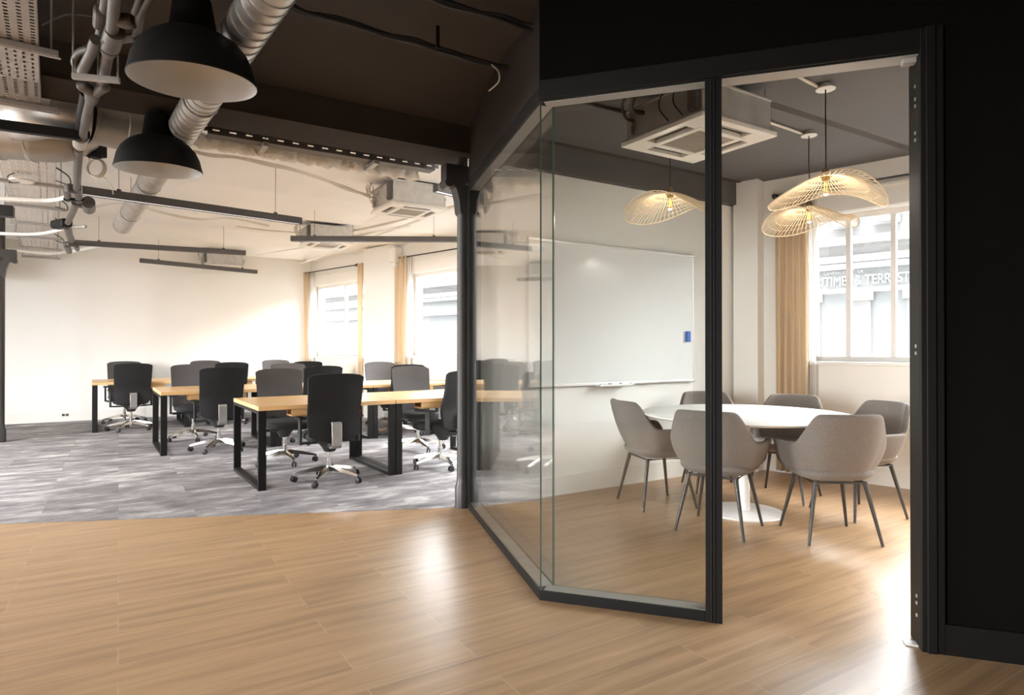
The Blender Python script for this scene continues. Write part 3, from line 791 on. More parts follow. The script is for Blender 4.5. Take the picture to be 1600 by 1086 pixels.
        for q in (-.022, .008): m_.lathe([(.001, 0), (.024, 0), (.029, .003), (.029, .011), (.024, .014), (.001, .014)], 14, c_ + ax * q + Vector((0, 0, .030)), 0, R)
        m_.cyl(d * .325 + Vector((0, 0, .045)), .008, .03, 10)
        m_.build('caster', M['black_plastic'], parent=t)
    for sx in (-1, 1):
        m_ = MB(); m_.bar((sx * .16, -.02, .375), (sx * .265, -.03, .375), .05, .016); m_.box((sx * .272, -.03, .486), (.026, .058, .242)); m_.box((sx * .272, -.03, .44), (.02, .045, .1), mat=1)
        ar = m_.build('armrest', [M['black_plastic'], M['bracket']], parent=t, bevel=.006)
        m_ = MB(); m_.box((sx * .265, .0, .614), (.075, .24, .020)); m_.build('arm_pad', M['black_plastic'], parent=ar, bevel=.009, seg=3)
    return t
tc0 = make_task_chair()
# (row, along, across, heading tweak, label)
TCH = [
 (0, .66, .10, -3, "black task chair nearest the wooden floor, facing away, whole chrome base in view"),
 (0, 1.88, .16, 28, "black task chair half hidden by the iron column, turned sideways"),
 (0, .55, 1.28, 180, "task chair behind the nearest desk, grey backrest showing over its tabletop"),
 (0, 2.15, 1.30, 176, "task chair behind the second front desk, grey backrest nearest the iron column"),
 (1, .64, .10, 0, "black task chair facing away at the left desk of the middle row"),
 (1, 1.86, .12, 0, "black task chair top rising just behind the nearest task chair"),
 (1, 3.07, .12, 0, "black task chair at the middle row's window end, only its top edge showing"),
 (1, .50, 1.28, 180, "grey backed task chair across the left desk of the middle row"),
 (1, 1.84, 1.30, 180, "grey backed task chair across the centre desk of the middle row"),
 (1, 3.31, 1.28, 180, "pale grey task chair across the middle row's window end, below the office pier"),
 (2, .50, .10, 4, "leftmost black task chair, facing away at the back row, grey bracket in view"),
 (2, 1.90, .12, 0, "black task chair facing away at the centre of the back row"),
 (2, 3.12, .12, 0, "black task chair facing away at the back row's window end, below the far curtain"),
 (2, .46, 1.26, 178, "task chair showing only a sliver behind the leftmost black chair"),
 (2, 1.74, 1.28, 180, "grey backed task chair across the back row's centre desk, before the far wall"),
 (2, 2.98, 1.28, 180, "pale grey task chair across the back row, nearest the far corner curtain"),
]
first = True
for (r, a_, n_, h_, lab) in TCH:
    o = tc0 if first else copy_tree(tc0); first = False
    o.location = ROWS[r] + UD * a_ + ND * n_ + Vector((0, 0, .003)); o.rotation_euler = (0, 0, DA + math.radians(h_)); o['label'] = lab

# ------------------------------------------------------------------ meeting table
TC = P(1163, 800.5)
t = thing('meeting_table', 'round white pedestal table in the meeting room', 'table', TC)
m_ = MB(); m_.lathe([(.001, .735), (.69, .735), (.757, .745), (.775, .757), (.775, .762), (.77, .765), (.001, .765)], 72)
m_.build('table_top', M['white_table'], parent=t)
m_ = MB(); m_.cyl((0, 0, .018), .042, .72, 28); m_.lathe([(.001, .722), (.2, .722), (.2, .736), (.001, .736)], 28); m_.build('pedestal', M['white_table'], parent=t)
m_ = MB(); m_.lathe([(.001, 0), (.285, 0), (.288, .006), (.285, .012), (.05, .022), (.001, .022)], 56); m_.build('base_plate', M['white_table'], parent=t)

# ------------------------------------------------------------------ upholstered meeting chairs
def make_meeting_chair():
    t = thing('upholstered_chair', 'x', 'chair', (0, 0, 0), 0, 'taupe armchairs around the white table')
    A, B, n = .278, .275, 2.7
    def top(th):
        d = abs(th)
        def ss(a, b, x): x = min(1, max(0, (x - a) / (b - a))); return x * x * (3 - 2 * x)
        z = .855 - .205 * ss(math.radians(42), math.radians(70), d) - .006 * min(1, d / math.radians(42)) ** 4
        z -= .17 * ss(math.radians(112), math.radians(138), d) ** 1.8
        return z
    TM = math.radians(137)
    def shell(u, v):
        th = (2 * u - 1) * TM; T = top(th)
        sx = math.copysign(abs(math.sin(th)) ** (2 / n), math.sin(th)); cy = -math.copysign(abs(math.cos(th)) ** (2 / n), math.cos(th))
        w = 1 - (1 - v) ** 2.3
        z = .415 + (T - .415) * (v ** 1.25)
        rho = .60 + .34 * w + .06 * v
        lean = -.085 * ((z - .415) / .43) ** 1.2 * max(0, -cy) - .0
        flare = 1 + .13 * v * (1 - max(0, -cy)) ** .7
        nar = 1 - .12 * max(0, (z - .66) / .2)
        return Vector((A * rho * sx * flare * nar, B * rho * cy + lean + .01, z))
    m_ = MB(); m_.grid(shell, 56, 12)
    sh = m_.build('shell', M['chair_fabric'], parent=t, sharp=180)
    so = sh.modifiers.new('thickness', 'SOLIDIFY'); so.thickness = .040; so.offset = 0.0
    sb = sh.modifiers.new('smooth', 'SUBSURF'); sb.levels = 1; sb.render_levels = 2
    m_ = MB()
    def seat(u, v):
        a = 2 * PI * u; k = 2.9
        cx = math.copysign(abs(math.cos(a)) ** (2 / k), math.cos(a)); sy = math.copysign(abs(math.sin(a)) ** (2 / k), math.sin(a))
        prof = [(0, .398), (.62, .398), (.80, .412), (.93, .438), (.96, .455), (.92, .474), (.8, .482), (0, .478)]
        q = v * (len(prof) - 1); i = min(int(q), len(prof) - 2); f = q - i
        rr = prof[i][0] * (1 - f) + prof[i + 1][0] * f; zz = prof[i][1] * (1 - f) + prof[i + 1][1] * f
        return Vector((cx * .265 * rr, .015 + sy * .258 * rr, zz))
    m_.grid(seat, 40, 7, wrap=True); m_.build('seat', M['chair_fabric'], parent=t, sharp=180)
    m_ = MB(); r = [(-.165, -.16, .392), (.165, -.16, .392), (.165, .165, .392), (-.165, .165, .392)]
    m_.tube(r, .010, 8, closed=True, flat=.8); m_.build('seat_frame', M['leg_brown'], parent=t)
    for sx in (-1, 1):
        for sy in (-1, 1):
            m_ = MB(); m_.tube([(sx * .158, sy * .155, .396), (sx * .232, sy * .232, .003)], [.0155, .0095], 12)
            m_.build('leg', M['leg_brown'], parent=t)
    m_ = MB(); m_.box((.262, .03, .50), (.004, .010, .022)); 
    return t
M['leg_brown'] = simple('dark_bronze_steel', (0.035, 0.028, 0.024), 0.4, noise=0.03)
mc0 = make_meeting_chair()
MCH = [
 ((1.17, 5.13), (.96, .26), 'taupe upholstered armchair seen from the side through the glass, left of the table'),
 ((1.455, 4.43), (.58, .81), 'taupe upholstered armchair with its back to us directly behind the black post'),
 ((2.135, 4.255), (.03, 1), 'taupe upholstered armchair with its back to us, nearest in the open doorway'),
 ((2.64, 4.83), (-.97, -.24), 'taupe upholstered armchair at the right of the table, facing left beside the door jamb'),
 ((2.31, 5.37), (-.66, -.75), 'taupe upholstered armchair across the table, below the beige curtain'),
 ((1.83, 5.70), (.0, -1), 'taupe upholstered armchair across the table, top rising behind the black post'),
]
first = True
for (p, h, lab) in MCH:
    o = mc0 if first else copy_tree(mc0); first = False
    o.location = (p[0], p[1], 0); o.rotation_euler = (0, 0, math.atan2(h[1], h[0]) - PI / 2); o['label'] = lab

# ------------------------------------------------------------------ whiteboard
def wall_hit(px, py, v=V_WB):
    d = ray(px, py); dn = d.x * N.x + d.y * N.y; t = v / dn; p = d * t
    return p.x * U.x + p.y * U.y, H + p.z
ul, zl = wall_hit(825, 604); ur, zr = wall_hit(1081, 594); _, ztl = wall_hit(858, 376.8); _, ztr = wall_hit(1081, 401)
zb_, zt_ = (zl + zr) / 2, (ztl + ztr) / 2
print('whiteboard', ul, ur, zl, zr, ztl, ztr)
wc = UV((ul + ur) / 2, V_WB, zb_)
t = thing('whiteboard', 'large white magnetic board with metal rails on the meeting room wall', 'whiteboard', wc, ANG)
W_ = ur - ul; Hh = zt_ - zb_
m_ = MB(); m_.box((0, -.012, Hh / 2), (W_ - .01, .014, Hh)); m_.build('board', M['whiteboard'], parent=t)
for z in (0, Hh):
    m_ = MB(); m_.box((0, -.016, z), (W_ + .02, .022, .024)); 
    for sx in (-1, 1): m_.box((sx * (W_ / 2 + .008), -.016, z), (.018, .028, .032))
    m_.build('rail', M['alu'], parent=t, bevel=.004)
m_ = MB(); m_.box((W_ / 2, -.012, Hh / 2), (.008, .018, Hh)); m_.box((-W_ / 2, -.012, Hh / 2), (.008, .018, Hh)); m_.build('side_edge', M['alu'], parent=t)
utr, _ = wall_hit(954, 600); xt = utr - (ul + ur) / 2
m_ = MB(); m_.box((xt, -.06, -.016), (.40, .07, .006)); m_.box((xt, -.094, -.010), (.40, .004, .018)); m_.box((xt, -.03, -.008), (.40, .004, .02)); m_.build('pen_tray', M['alu'], parent=t, bevel=.001)
M['marker_white'] = simple('white_marker_barrel', (0.75, 0.74, 0.72), 0.4, noise=0.01)
for k, dx in enumerate((-.12, .01, .13)):
    c = wc + U * (xt + dx) - N * .062 + Vector((0, 0, -.004))
    g = thing('marker_pen', ('white marker pen at the left of the whiteboard pen tray', 'white marker pen in the middle of the whiteboard pen tray', 'white marker pen at the right of the whiteboard pen tray')[k], 'marker', c, ANG, 'markers on the pen tray')
    m_ = MB(); m_.tube([(-.045, 0, 0), (.045, 0, 0)], .008, 10); m_.build('barrel', M['marker_white'], parent=g)
    m_ = MB(); m_.tube([(.035, 0, 0), (.068, 0, 0)], .0092, 10); m_.build('cap', M['black_plastic'], parent=g)
ue, ze = wall_hit(1071, 526); 
m_ = MB(); m_.box(UV(ue, V_WB - .035, ze), (.045, .03, .105), rotz(ANG)); tag(m_.build('board_eraser', M['eraser'], bevel=.004), 'blue eraser stuck to the right end of the whiteboard', 'eraser')

# ------------------------------------------------------------------ rattan pendants
def make_rattan(drop):
    t = thing('rattan_pendant', 'x', 'pendant lamp', (0, 0, 0), 0, 'wavy rattan pendants over the meeting table')
    R0, R1 = .045, .352
    def surf(r, a):
        q = (r - R0) / (R1 - R0)
        z = -.125 * q ** 1.2 + (.072 * q ** 2.1) * math.sin(2 * a + .3) + .022 * q ** 3 * math.sin(3 * a + 1.2)
        return Vector((r * math.cos(a), r * math.sin(a), z))
    m_ = MB(); K = 60
    for k in range(K):
        a = 2 * PI * k / K; lo = R0 if k % 2 == 0 else R0 + .07
        m_.tube([surf(lo + (R1 - lo) * i / 9, a) for i in range(10)], .0031, 5, cap=False)
    for r_, w in ((R0, .006), (.08, .003), (.13, .0022), (.19, .0022), (.25, .0022), (.30, .0022), (R1, .0045)):
        m_.tube([surf(r_, 2 * PI * i / 72) for i in range(72)], w, 5, closed=True)
    m_.build('shade', M['rattan'], parent=t)
    m_ = MB(); m_.lathe([(.001, .055), (.012, .055), (.024, .035), (.026, -.02), (.02, -.03), (.001, -.03)], 16); m_.build('socket', M['brass'], parent=t)
    m_ = MB(); m_.lathe([(.012, -.02), (.018, -.04), (.034, -.075), (.036, -.095), (.028, -.118), (.001, -.128)], 20); b = m_.build('bulb', M['bulb'], parent=t)
    m_ = MB()
    for q in range(4):
        a = PI / 2 * q; m_.tube([(.004 * math.cos(a), .004 * math.sin(a), -.04), (.010 * math.cos(a), .010 * math.sin(a), -.07), (.006 * math.cos(a), .006 * math.sin(a), -.1)], .0012, 4)
    m_.build('filament', M['filament'], parent=b)
    lp = bpy.data.lights.new('bulb_light', 'POINT'); lp.energy = 3.2; lp.color = (1.0, .93, .83); lp.shadow_soft_size = .03
    lo = bpy.data.objects.new('bulb_light', lp); COL.objects.link(lo); lo.parent = t; lo.location = (0, 0, -.15)
    m_ = MB(); m_.tube([(0, 0, .05), (.002, .001, drop * .4), (-.002, 0, drop * .7), (0, 0, drop - .02)], .0042, 8); m_.build('cord', M['cord'], parent=t)
    m_ = MB(); m_.lathe([(.001, drop - .035), (.06, drop - .035), (.062, drop - .03), (.03, drop - .008), (.03, drop), (.001, drop)], 24)
    m_.build('ceiling_rose', M['white_plastic'], parent=t)
    return t
rp1 = P(1290, 132, Z_MEET); rp2 = P(1264, 206, Z_MEET)
zr1 = z_at(1292, 276, rp1); zr2 = z_at(1264, 324, rp2)
rp0 = Vector((.0, .0, 0)); d0 = ray(1047, 300); yy0 = 4.85; rp0 = Vector((d0.x * yy0 / d0.y, yy0, 0)); zr0 = z_at(1047, 303, rp0)
print('rattan', rp1, zr1, rp2, zr2, rp0, zr0)
for (p, z, rz, lab) in ((rp1, zr1, .55, 'wavy rattan pendant nearest the doorway, the highest and widest in view'),
                        (rp2, zr2, -.15, 'wavy rattan pendant drooping in front of the beige curtain, lower of the crossing pair'),
                        (rp0, zr0, .1, 'wavy rattan pendant seen through the glass in front of the bare white wall')):
    o = make_rattan(Z_MEET - z); o.location = (p.x, p.y, z); o.rotation_euler = (0, 0, rz); o['label'] = lab
def wire(name, pts, r, mat, label, cat, group=None, k=6, n=8, smooth=True):
    m_ = MB(); m_.tube(smoothpath(pts, k) if smooth else pts, r, n)
    return tag(m_.build(name, mat), label, cat, group)
zc_ = Z_MEET - .016
wire('cable_conduit', [rp1 + Vector((-.05, 0, -.016)), P(1240, 116, zc_), P(1190, 98, zc_)], .010, M['white_cord'], 'pale conduit on the grey ceiling leading to the nearest rattan pendant', 'conduit', 'ceiling conduits of the meeting room', smooth=False)
wire('cable_conduit', [rp2 + Vector((-.05, 0, -.016)), P(1196, 189, zc_), P(1150, 176, zc_)], .010, M['white_cord'], 'pale conduit on the grey ceiling leading to the drooping rattan pendant', 'conduit', 'ceiling conduits of the meeting room', smooth=False)
wire('cable_conduit', [P(996, 181, zc_), P(925, 163, zc_), P(870, 150, zc_)], .012, M['black_metal'], 'dark conduit on the meeting room ceiling left of the air conditioner', 'conduit', 'ceiling conduits of the meeting room', smooth=False)

# ------------------------------------------------------------------ ceiling cassettes
def make_cassette(label, loc, rz, size, bh, ztop, body_mat, group='ceiling air conditioning cassettes'):
    t = thing('air_conditioner', label, 'air conditioner', loc, rz, group)
    s = size / 2
    m_ = MB(); bw = .055
    ring = [(-s, -s), (s, -s), (s, s), (-s, s)]
    def frame(h0, h1, z0, z1):
        for sx in (-1, 1): m_.box((sx * (h0 + h1) / 2, 0, (z0 + z1) / 2), (h1 - h0, 2 * h1, z1 - z0))
        for sy in (-1, 1): m_.box((0, sy * (h0 + h1) / 2, (z0 + z1) / 2), (2 * h0, h1 - h0, z1 - z0))
    frame(s - bw, s, 0, .03); gi = s * .60
    frame(gi - .045, gi, -.004, .03)
    cw = s - bw - gi
    for sx in (-1, 1):
        for sy in (-1, 1): m_.box((sx * (gi + cw / 2 - .02), sy * (gi + cw / 2 - .02), .015), (cw + .045, cw + .045, .03))
    m_.build('fascia', M['white_plastic'], parent=t, bevel=.004)
    m_ = MB(); m_.box((0, 0, .045), (2 * s - .08, 2 * s - .08, .03)); m_.build('slot_shade_plate', M['dark'], parent=t)  # dark plate stands in for the shade inside the slots
    for k in range(4):
        R = rotz(k * PI / 2); m_ = MB()
        m_.box(R @ Vector((0, gi + cw * .55, .020)), (2 * gi * .94, cw * .17, .005), R @ Matrix.Rotation(.5, 3, 'X')); m_.build('louvre', M['louver'], parent=t, bevel=.001)
    m_ = MB(); g2 = gi - .045; m_.box((0, 0, .012), (2 * g2, 2 * g2, .012))
    for k in range(15): m_.box((0, -g2 + (k + .5) * 2 * g2 / 15, .003), (2 * g2, .006, .008))
    m_.build('intake_grille', M['grille'], parent=t)
    b = s * .92; z0 = .032
    m_ = MB(); m_.box((0, 0, z0 + bh / 2), (2 * b, 2 * b, bh)); m_.box((0, 0, z0 + .012), (2 * b + .02, 2 * b + .02, .024)); m_.box((0, 0, z0 + bh - .01), (2 * b + .015, 2 * b + .015, .02))
    body = m_.build('casing', body_mat, parent=t, bevel=.006)
    top = ztop - loc[2]
    for sx in (-1, 1):
        for sy in (-1, 1):
            m_ = MB(); m_.tube([(sx * (b + .025), sy * (b - .06), z0 + .08), (sx * (b + .025), sy * (b - .06), top)], .005, 6); m_.box((sx * (b + .015), sy * (b - .06), z0 + .1), (.04, .05, .03)); m_.box((sx * (b + .015), sy * (b - .06), z0 + .06), (.03, .03, .06))
            m_.build('hanger_rod', M['galv_dull'], parent=t)
    # control box, pipes and cables on one flank
    m_ = MB(); m_.box((-b - .02, -b * .86, z0 + bh * .5), (.04, .07, bh * .8)); m_.build('control_box', M['grey_metal'], parent=t, bevel=.004)
    m_ = MB()
    for q in range(4 if group and body_mat is M['galv'] else 2):
        y0 = -b * .6 + q * .12; m_.tube(smoothpath([(-b - .02, y0, z0 + .02), (-b - .07, y0 + .03, z0 + bh * .45), (-b - .03, y0 + .05, z0 + bh * .9), (-b + .1, y0 + .08, z0 + bh + .02)], 6), .0045, 6)
    m_.build('cables', M['white_cord'] if body_mat is M['galv'] else M['cord'], parent=t)
    m_ = MB(); m_.tube(smoothpath([(-b, b * .5, z0 + bh * .7), (-b - .08, b * .55, z0 + bh * .72), (-b - .10, b * .5, z0 + bh * .95), (-b - .10, b * .3, top - .02)], 6), .015, 10); m_.tube(smoothpath([(-b, b * .8, z0 + bh * .6), (-b - .07, b * .8, z0 + bh * .62), (-b - .10, b * .8, z0 + bh), (-b - .10, b * .6, top - .02)], 6), .010, 10)
    m_.build('refrigerant_pipes', M['white_cord'] if body_mat is M['galv'] else M['pipe'], parent=t)
    return t
def cen(*pp): return sum(pp, Vector((0, 0, 0))) / len(pp)
a1 = 2.75
c1 = cen(P(574, 333, a1), P(621, 319, a1), P(701, 330, a1), P(656, 344, a1))
c2 = cen(P(460.7, 384.8, a1), P(492, 379, a1), P(557.7, 381, a1), P(527.7, 392, a1))
c3 = cen(P(309.7, 417.6, a1), P(320, 413.6, a1), P(390, 420, a1), P(371, 423, a1))
zm = 2.66
c4 = cen(P(970, 226, zm), P(1088, 250.6, zm), P(1206, 220, zm), P(1096, 186, zm))
print('cassettes', c1, c2, c3, c4)
make_cassette('white and grey ceiling air conditioner left of the iron column, nearest in the office', c1, ANG, .64, .235, ZC, M['galv'])
make_cassette('ceiling air conditioner above the level hanging light bar, middle of the office', c2, ANG, .64, .22, ZC, M['galv'])
make_cassette('small ceiling air conditioner farthest away, before the white far wall', c3, ANG, .66, .22, ZC, M['galv'])
make_cassette('ceiling air conditioner in the meeting room behind the glass and black post', c4, ANG, .72, .22, Z_MEET, M['galv_dull'], 'ceiling air conditioning cassettes')

# ------------------------------------------------------------------ linear office lights
def light_bar(p0, p1, label, z=2.65):
    p0 = Vector(p0); p1 = Vector(p1); d = p1 - p0; L_ = d.length; c = (p0 + p1) / 2
    t = thing('light_bar', label, 'light', (c.x, c.y, z - .032), math.atan2(d.y, d.x), 'dark hanging light bars of the office')
    m_ = MB(); w, h = .062, .066
    m_.box((0, 0, h - .003), (L_, w, .006)); m_.box((0, -w / 2 + .003, h / 2), (L_, .006, h)); m_.box((0, w / 2 - .003, h / 2), (L_, .006, h))
    for sx in (-1, 1): m_.box((sx * (L_ / 2 - .003), 0, h / 2), (.006, w, h))
    m_.build('housing', M['grey_metal'], parent=t)
    m_ = MB(); m_.box((0, 0, .012), (L_ - .012, w - .012, .008)); m_.build('diffuser', M['diffuser_lit'], parent=t)
    for sx in (-1, 1):
        m_ = MB(); m_.tube([(sx * L_ * .36, 0, h), (sx * L_ * .36, 0, ZC - z + .0)], .0022, 6); m_.box((sx * L_ * .36, 0, h + .01), (.03, .02, .02))
        m_.build('hanging_wire', M['grey_metal'], parent=t)
    return t
M['diffuser_lit'] = emit_mat('lit_diffuser', (1.0, 0.95, 0.88), 2.0)
zL = 2.65
light_bar(P(128, 298, 2.52), P(470, 346, 2.52), 'dark light bar in front of the short silver duct, longest and nearest at the left', 2.52)
light_bar(P(113, 379, zL), P(384, 395.5, zL), 'dark light bar in the middle distance below the open end of the silver duct')
light_bar(P(219, 407, zL), P(401, 425, zL), 'dark light bar farthest away, passing under the most distant air conditioner')
light_bar(P(455, 373.2, zL), P(714, 374.4, zL), 'dark light bar seen level, left of the iron column above the windows')
l5 = P(680, 294, zL); l5b = P(719, 303.5, zL); d5 = (l5b - l5).normalized()
light_bar(l5, l5 + d5 * 2.0, 'dark light bar whose lit end shows between the nearest air conditioner and iron column')

# ------------------------------------------------------------------ black dome pendants
def make_dome(loc, ztop, label):
    t = thing('dome_pendant', label, 'pendant lamp', loc, 0, 'black dome pendants of the hall')
    R = .25
    outer = [(R, 0), (R + .003, .004), (R * .985, .03), (R * .94, .080), (R * .85, .128), (R * .71, .168), (R * .53, .196), (.098, .208), (.093, .218), (.074, .345), (.068, .352), (.001, .352)]
    m_ = MB(); m_.lathe(outer, 64); m_.build('shade', M['lamp_black'], parent=t)
    inner_ = [(R, 0), (R * .97, .03), (R * .925, .078), (R * .835, .124), (R * .695, .163), (R * .51, .190), (.04, .204), (.001, .204)]
    m_ = MB(); m_.lathe(inner_, 64); i_ = m_.build('shade_lining', M['lamp_inner'], parent=t); i_['label'] = 'white enamel inside of the shade'
    m_ = MB(); m_.lathe([(.001, .184), (.022, .184), (.022, .12), (.001, .12)], 16); m_.build('socket', M['white_plastic'], parent=t)
    m_ = MB(); m_.tube([(0, 0, .35), (0, 0, ztop - loc[2])], .004, 8); m_.build('cord', M['cord'], parent=t)
    m_ = MB(); m_.lathe([(.001, ztop - loc[2] - .05), (.05, ztop - loc[2] - .05), (.05, ztop - loc[2]), (.001, ztop - loc[2])], 20); m_.build('ceiling_cup', M['lamp_black'], parent=t)
    return t
zd = 2.40
dm1 = make_dome(P(303, 130, zd), ZC + .02, 'large black dome pendant nearest us, hanging beside the silver duct')
dm2 = make_dome(P(248.5, 266.5, zd), ZC + .02, 'smaller looking black dome pendant farther back, below the nearer dome')
for o, e in ((dm1, (.06, 0.01, 0)), (dm2, (.05, .01, 0))): o.rotation_euler = e

# ------------------------------------------------------------------ ducts
def ribbed(name, pts, r, mat, label, cat, pitch=.1, group=None, rib=.004, ends=True):
    pts = [Vector(p) for p in pts]; path = []
    rs = []
    for i in range(len(pts) - 1):
        a, b = pts[i], pts[i + 1]; n = max(1, int((b - a).length / pitch))
        for k in range(n):
            q = k / n
            for dq, dr in ((0, rib), (.10, rib), (.13, 0), (.97, 0)):
                path.append(a + (b - a) * (q + dq / n)); rs.append(r + dr)
    path.append(pts[-1]); rs.append(r + rib)
    m_ = MB(); m_.tube(path, rs, 28, cap=False)
    o = m_.build(name, mat, sharp=25); tag(o, label, cat, group)
    return o
zd_ = 2.68
dp = [P(438, -40, zd_), P(192, 352, zd_)]
sp = ribbed('spiral_duct', dp, .088, M['galv'], 'round silver spiral duct running past the dome pendants into the office', 'duct', .08, 'silver ventilation ducts', rib=.0055)
dd = (dp[1] - dp[0]).normalized()
m_ = MB(); m_.tube([dp[1] - dd * .005, dp[1] + dd * .03], [.094, .098], 28, cap=False); m_.tube([dp[1] + dd * .03, dp[1] + dd * .0301], [.098, .088], 28, cap=False)
m_.v = [v - sp.location for v in m_.v]; m_.build('end_collar', M['galv'], parent=sp)
for q in (.25, .62, .86):
    c = dp[0] + (dp[1] - dp[0]) * q; m_ = MB(); sd = dd.cross(Vector((0, 0, 1)))
    m_.tube([c + sd * (.094 * math.cos(a)) + Vector((0, 0, .094 * math.sin(a))) for a in [PI * k / 12 * 2 for k in range(12)]], .006, 6, closed=True)
    m_.tube([c + Vector((0, 0, .094)), Vector((c.x, c.y, ZC))], .004, 6)
    m_.v = [v - sp.location for v in m_.v]; m_.build('hanging_clamp', M['galv_dull'], parent=sp)
zq = 2.72
q0 = P(-60, 205, zq); q1 = P(52, 213, zq); q2 = P(108, 200, zq); 
ov = ribbed('ventilation_duct', [q0, q1], .165, M['galv_duct'], 'wide silver duct crossing the top left corner, ending in an elbow', 'duct', .16, 'silver ventilation ducts', rib=.009)
m_ = MB(); e0 = q1; e1 = q1 + U * .16 + Vector((0, 0, .03)); e2 = q1 + U * .27 + Vector((0, 0, .15)); e3 = q1 + U * .29 + Vector((0, 0, .36))
m_.tube(smoothpath([e0 - U * .02, e0, e1, e2, e3], 5), .170, 28, cap=False); m_.v = [v - ov.location for v in m_.v]; m_.build('elbow', M['galv_duct'], parent=ov, sharp=60)
zq2 = 2.80
w0 = P(138, 186, zq2); w1 = P(282, 222, zq2)
w0b = w0 + (w0 - w1).normalized() * .05
ov2 = ribbed('ventilation_duct', [w0, w1 + (w1 - w0).normalized() * .0], .155, M['galv_duct'], 'silver duct running behind the farther dome pendant', 'duct', .16, 'silver ventilation ducts', rib=.008)
m_ = MB(); dw = (w1 - w0).normalized(); nw = Vector((-dw.y, dw.x, 0))
m_.tube(smoothpath([w0, w0 - dw * .12 + nw * .03, w0 - dw * .24 + nw * .16, w0 - dw * .28 + nw * .4], 5), .158, 28, cap=False); m_.v = [v - ov2.location for v in m_.v]; m_.build('elbow', M['galv'], parent=ov2, sharp=60)

# dark channel crossing under the tray
k0 = P(-40, 190, 2.62); k1 = P(126, 212, 2.62)
m_ = MB(); m_.bar(k0, k1, .045, .06); m_.bar(k0 + Vector((0, .09, .03)), k1 + Vector((0, .09, .03)), .04, .045)
tag(m_.build('steel_channel', M['black_metal']), 'black steel channel crossing below the perforated tray at the top left', 'bracket')

# ------------------------------------------------------------------ perforated cable trays
def tray(p0, p1, w, mats, label, group='perforated cable trays', h=.05, split=None, extras=()):
    p0 = Vector(p0); p1 = Vector(p1); d = p1 - p0; L_ = d.length
    t = thing('cable_tray', label, 'cable tray', p0, math.atan2(d.y, d.x), group)
    segs = [(0, L_)] if split is None else [(0, split), (split, L_)]
    for k, (a, b) in enumerate(segs):
        m_ = MB(); m_.box(((a + b) / 2, 0, .001), (b - a, w, .002)); m_.build('tray_bed', mats[k % len(mats)], parent=t)
    m_ = MB()
    for sy in (-1, 1): m_.box((L_ / 2, sy * w / 2, h / 2), (L_, .003, h)); 
    m_.build('tray_side', M['galv_dull'], parent=t)
    return t, L_
zt1_ = 2.74
r0 = P(56, -20, zt1_); r1 = P(64.5, 172, zt1_); dT = (r1 - r0).normalized(); nT = Vector((-dT.y, dT.x, 0)); wT = .36
t1, L1 = tray(r0 + nT * wT / 2 - dT * .5, r1 + nT * wT / 2, wT, [M['tray_holes'], M['tray_holes']], 'perforated steel cable tray at the top left corner, nearest us')
for q in (P(70, 82, zt1_ - .02), P(66, 170, zt1_ - .02)):
    s_ = (q - t1.location).dot(dT); m_ = MB(); m_.box((s_, .0, -.018), (.042, wT + .16, .03)); m_.box((s_, -.0, -.034), (.022, wT + .18, .006))
    m_.build('cross_bracket', M['galv_dull'], parent=t1, bevel=.002)
    for sy in (-1, 1):
        m_ = MB(); m_.tube([(s_, sy * (wT / 2 + .05), -.03), (s_, sy * (wT / 2 + .05), 3.02 - zt1_)], .005, 6); m_.build('threaded_rod', M['galv_dull'], parent=t1)
m_ = MB(); x0 = (P(64, 78, zt1_) - t1.location).dot(dT); x1 = (P(64, 128, zt1_) - t1.location).dot(dT)
m_.box(((x0 + x1) / 2, 0, -.008), (x1 - x0, wT * .99, .003)); m_.build('joint_plate', M['tray_slots'], parent=t1)
# white cabled tray farther in
zt2_ = 2.78
f0 = P(88, 238, zt2_); f1 = P(84.5, 404, zt2_); dF = (f1 - f0).normalized(); nF = Vector((-dF.y, dF.x, 0)); wF = .38
M['tray_pale'] = perforated('pale_perforated_tray', (0.68, 0.63, 0.57), 0.16, 0.05, 0.10, 0.010, metal=0.15)
t2, L2 = tray(f0 + nF * wF / 2 - dF * .3, f1 + nF * wF / 2, wF, [M['tray_pale']], 'pale slotted cable tray receding along the office ceiling at the left')
m_ = MB()
for q in range(5):
    y = -wF / 2 + .03 + q * .028
    m_.tube([(L2 * k / 14, y + .006 * math.sin(k * 1.7 + q), .010 + .004 * (q % 2)) for k in range(15)], .010, 6)
m_.build('cables', M['white_cord'], parent=t2)
for k in range(7):
    s_ = .35 + k * (L2 - .5) / 6; m_ = MB(); m_.box((s_, -.02, -.015), (.05, wF + .14, .028)); m_.build('cross_bracket', M['galv_dull'], parent=t2, bevel=.002)
    m_ = MB()
    for sy in (-1, 1): m_.tube([(s_, sy * (wF / 2 + .04), -.02), (s_, sy * (wF / 2 + .04), 3.01 - zt2_)], .005, 6)
    m_.build('threaded_rod', M['galv_dull'], parent=t2)
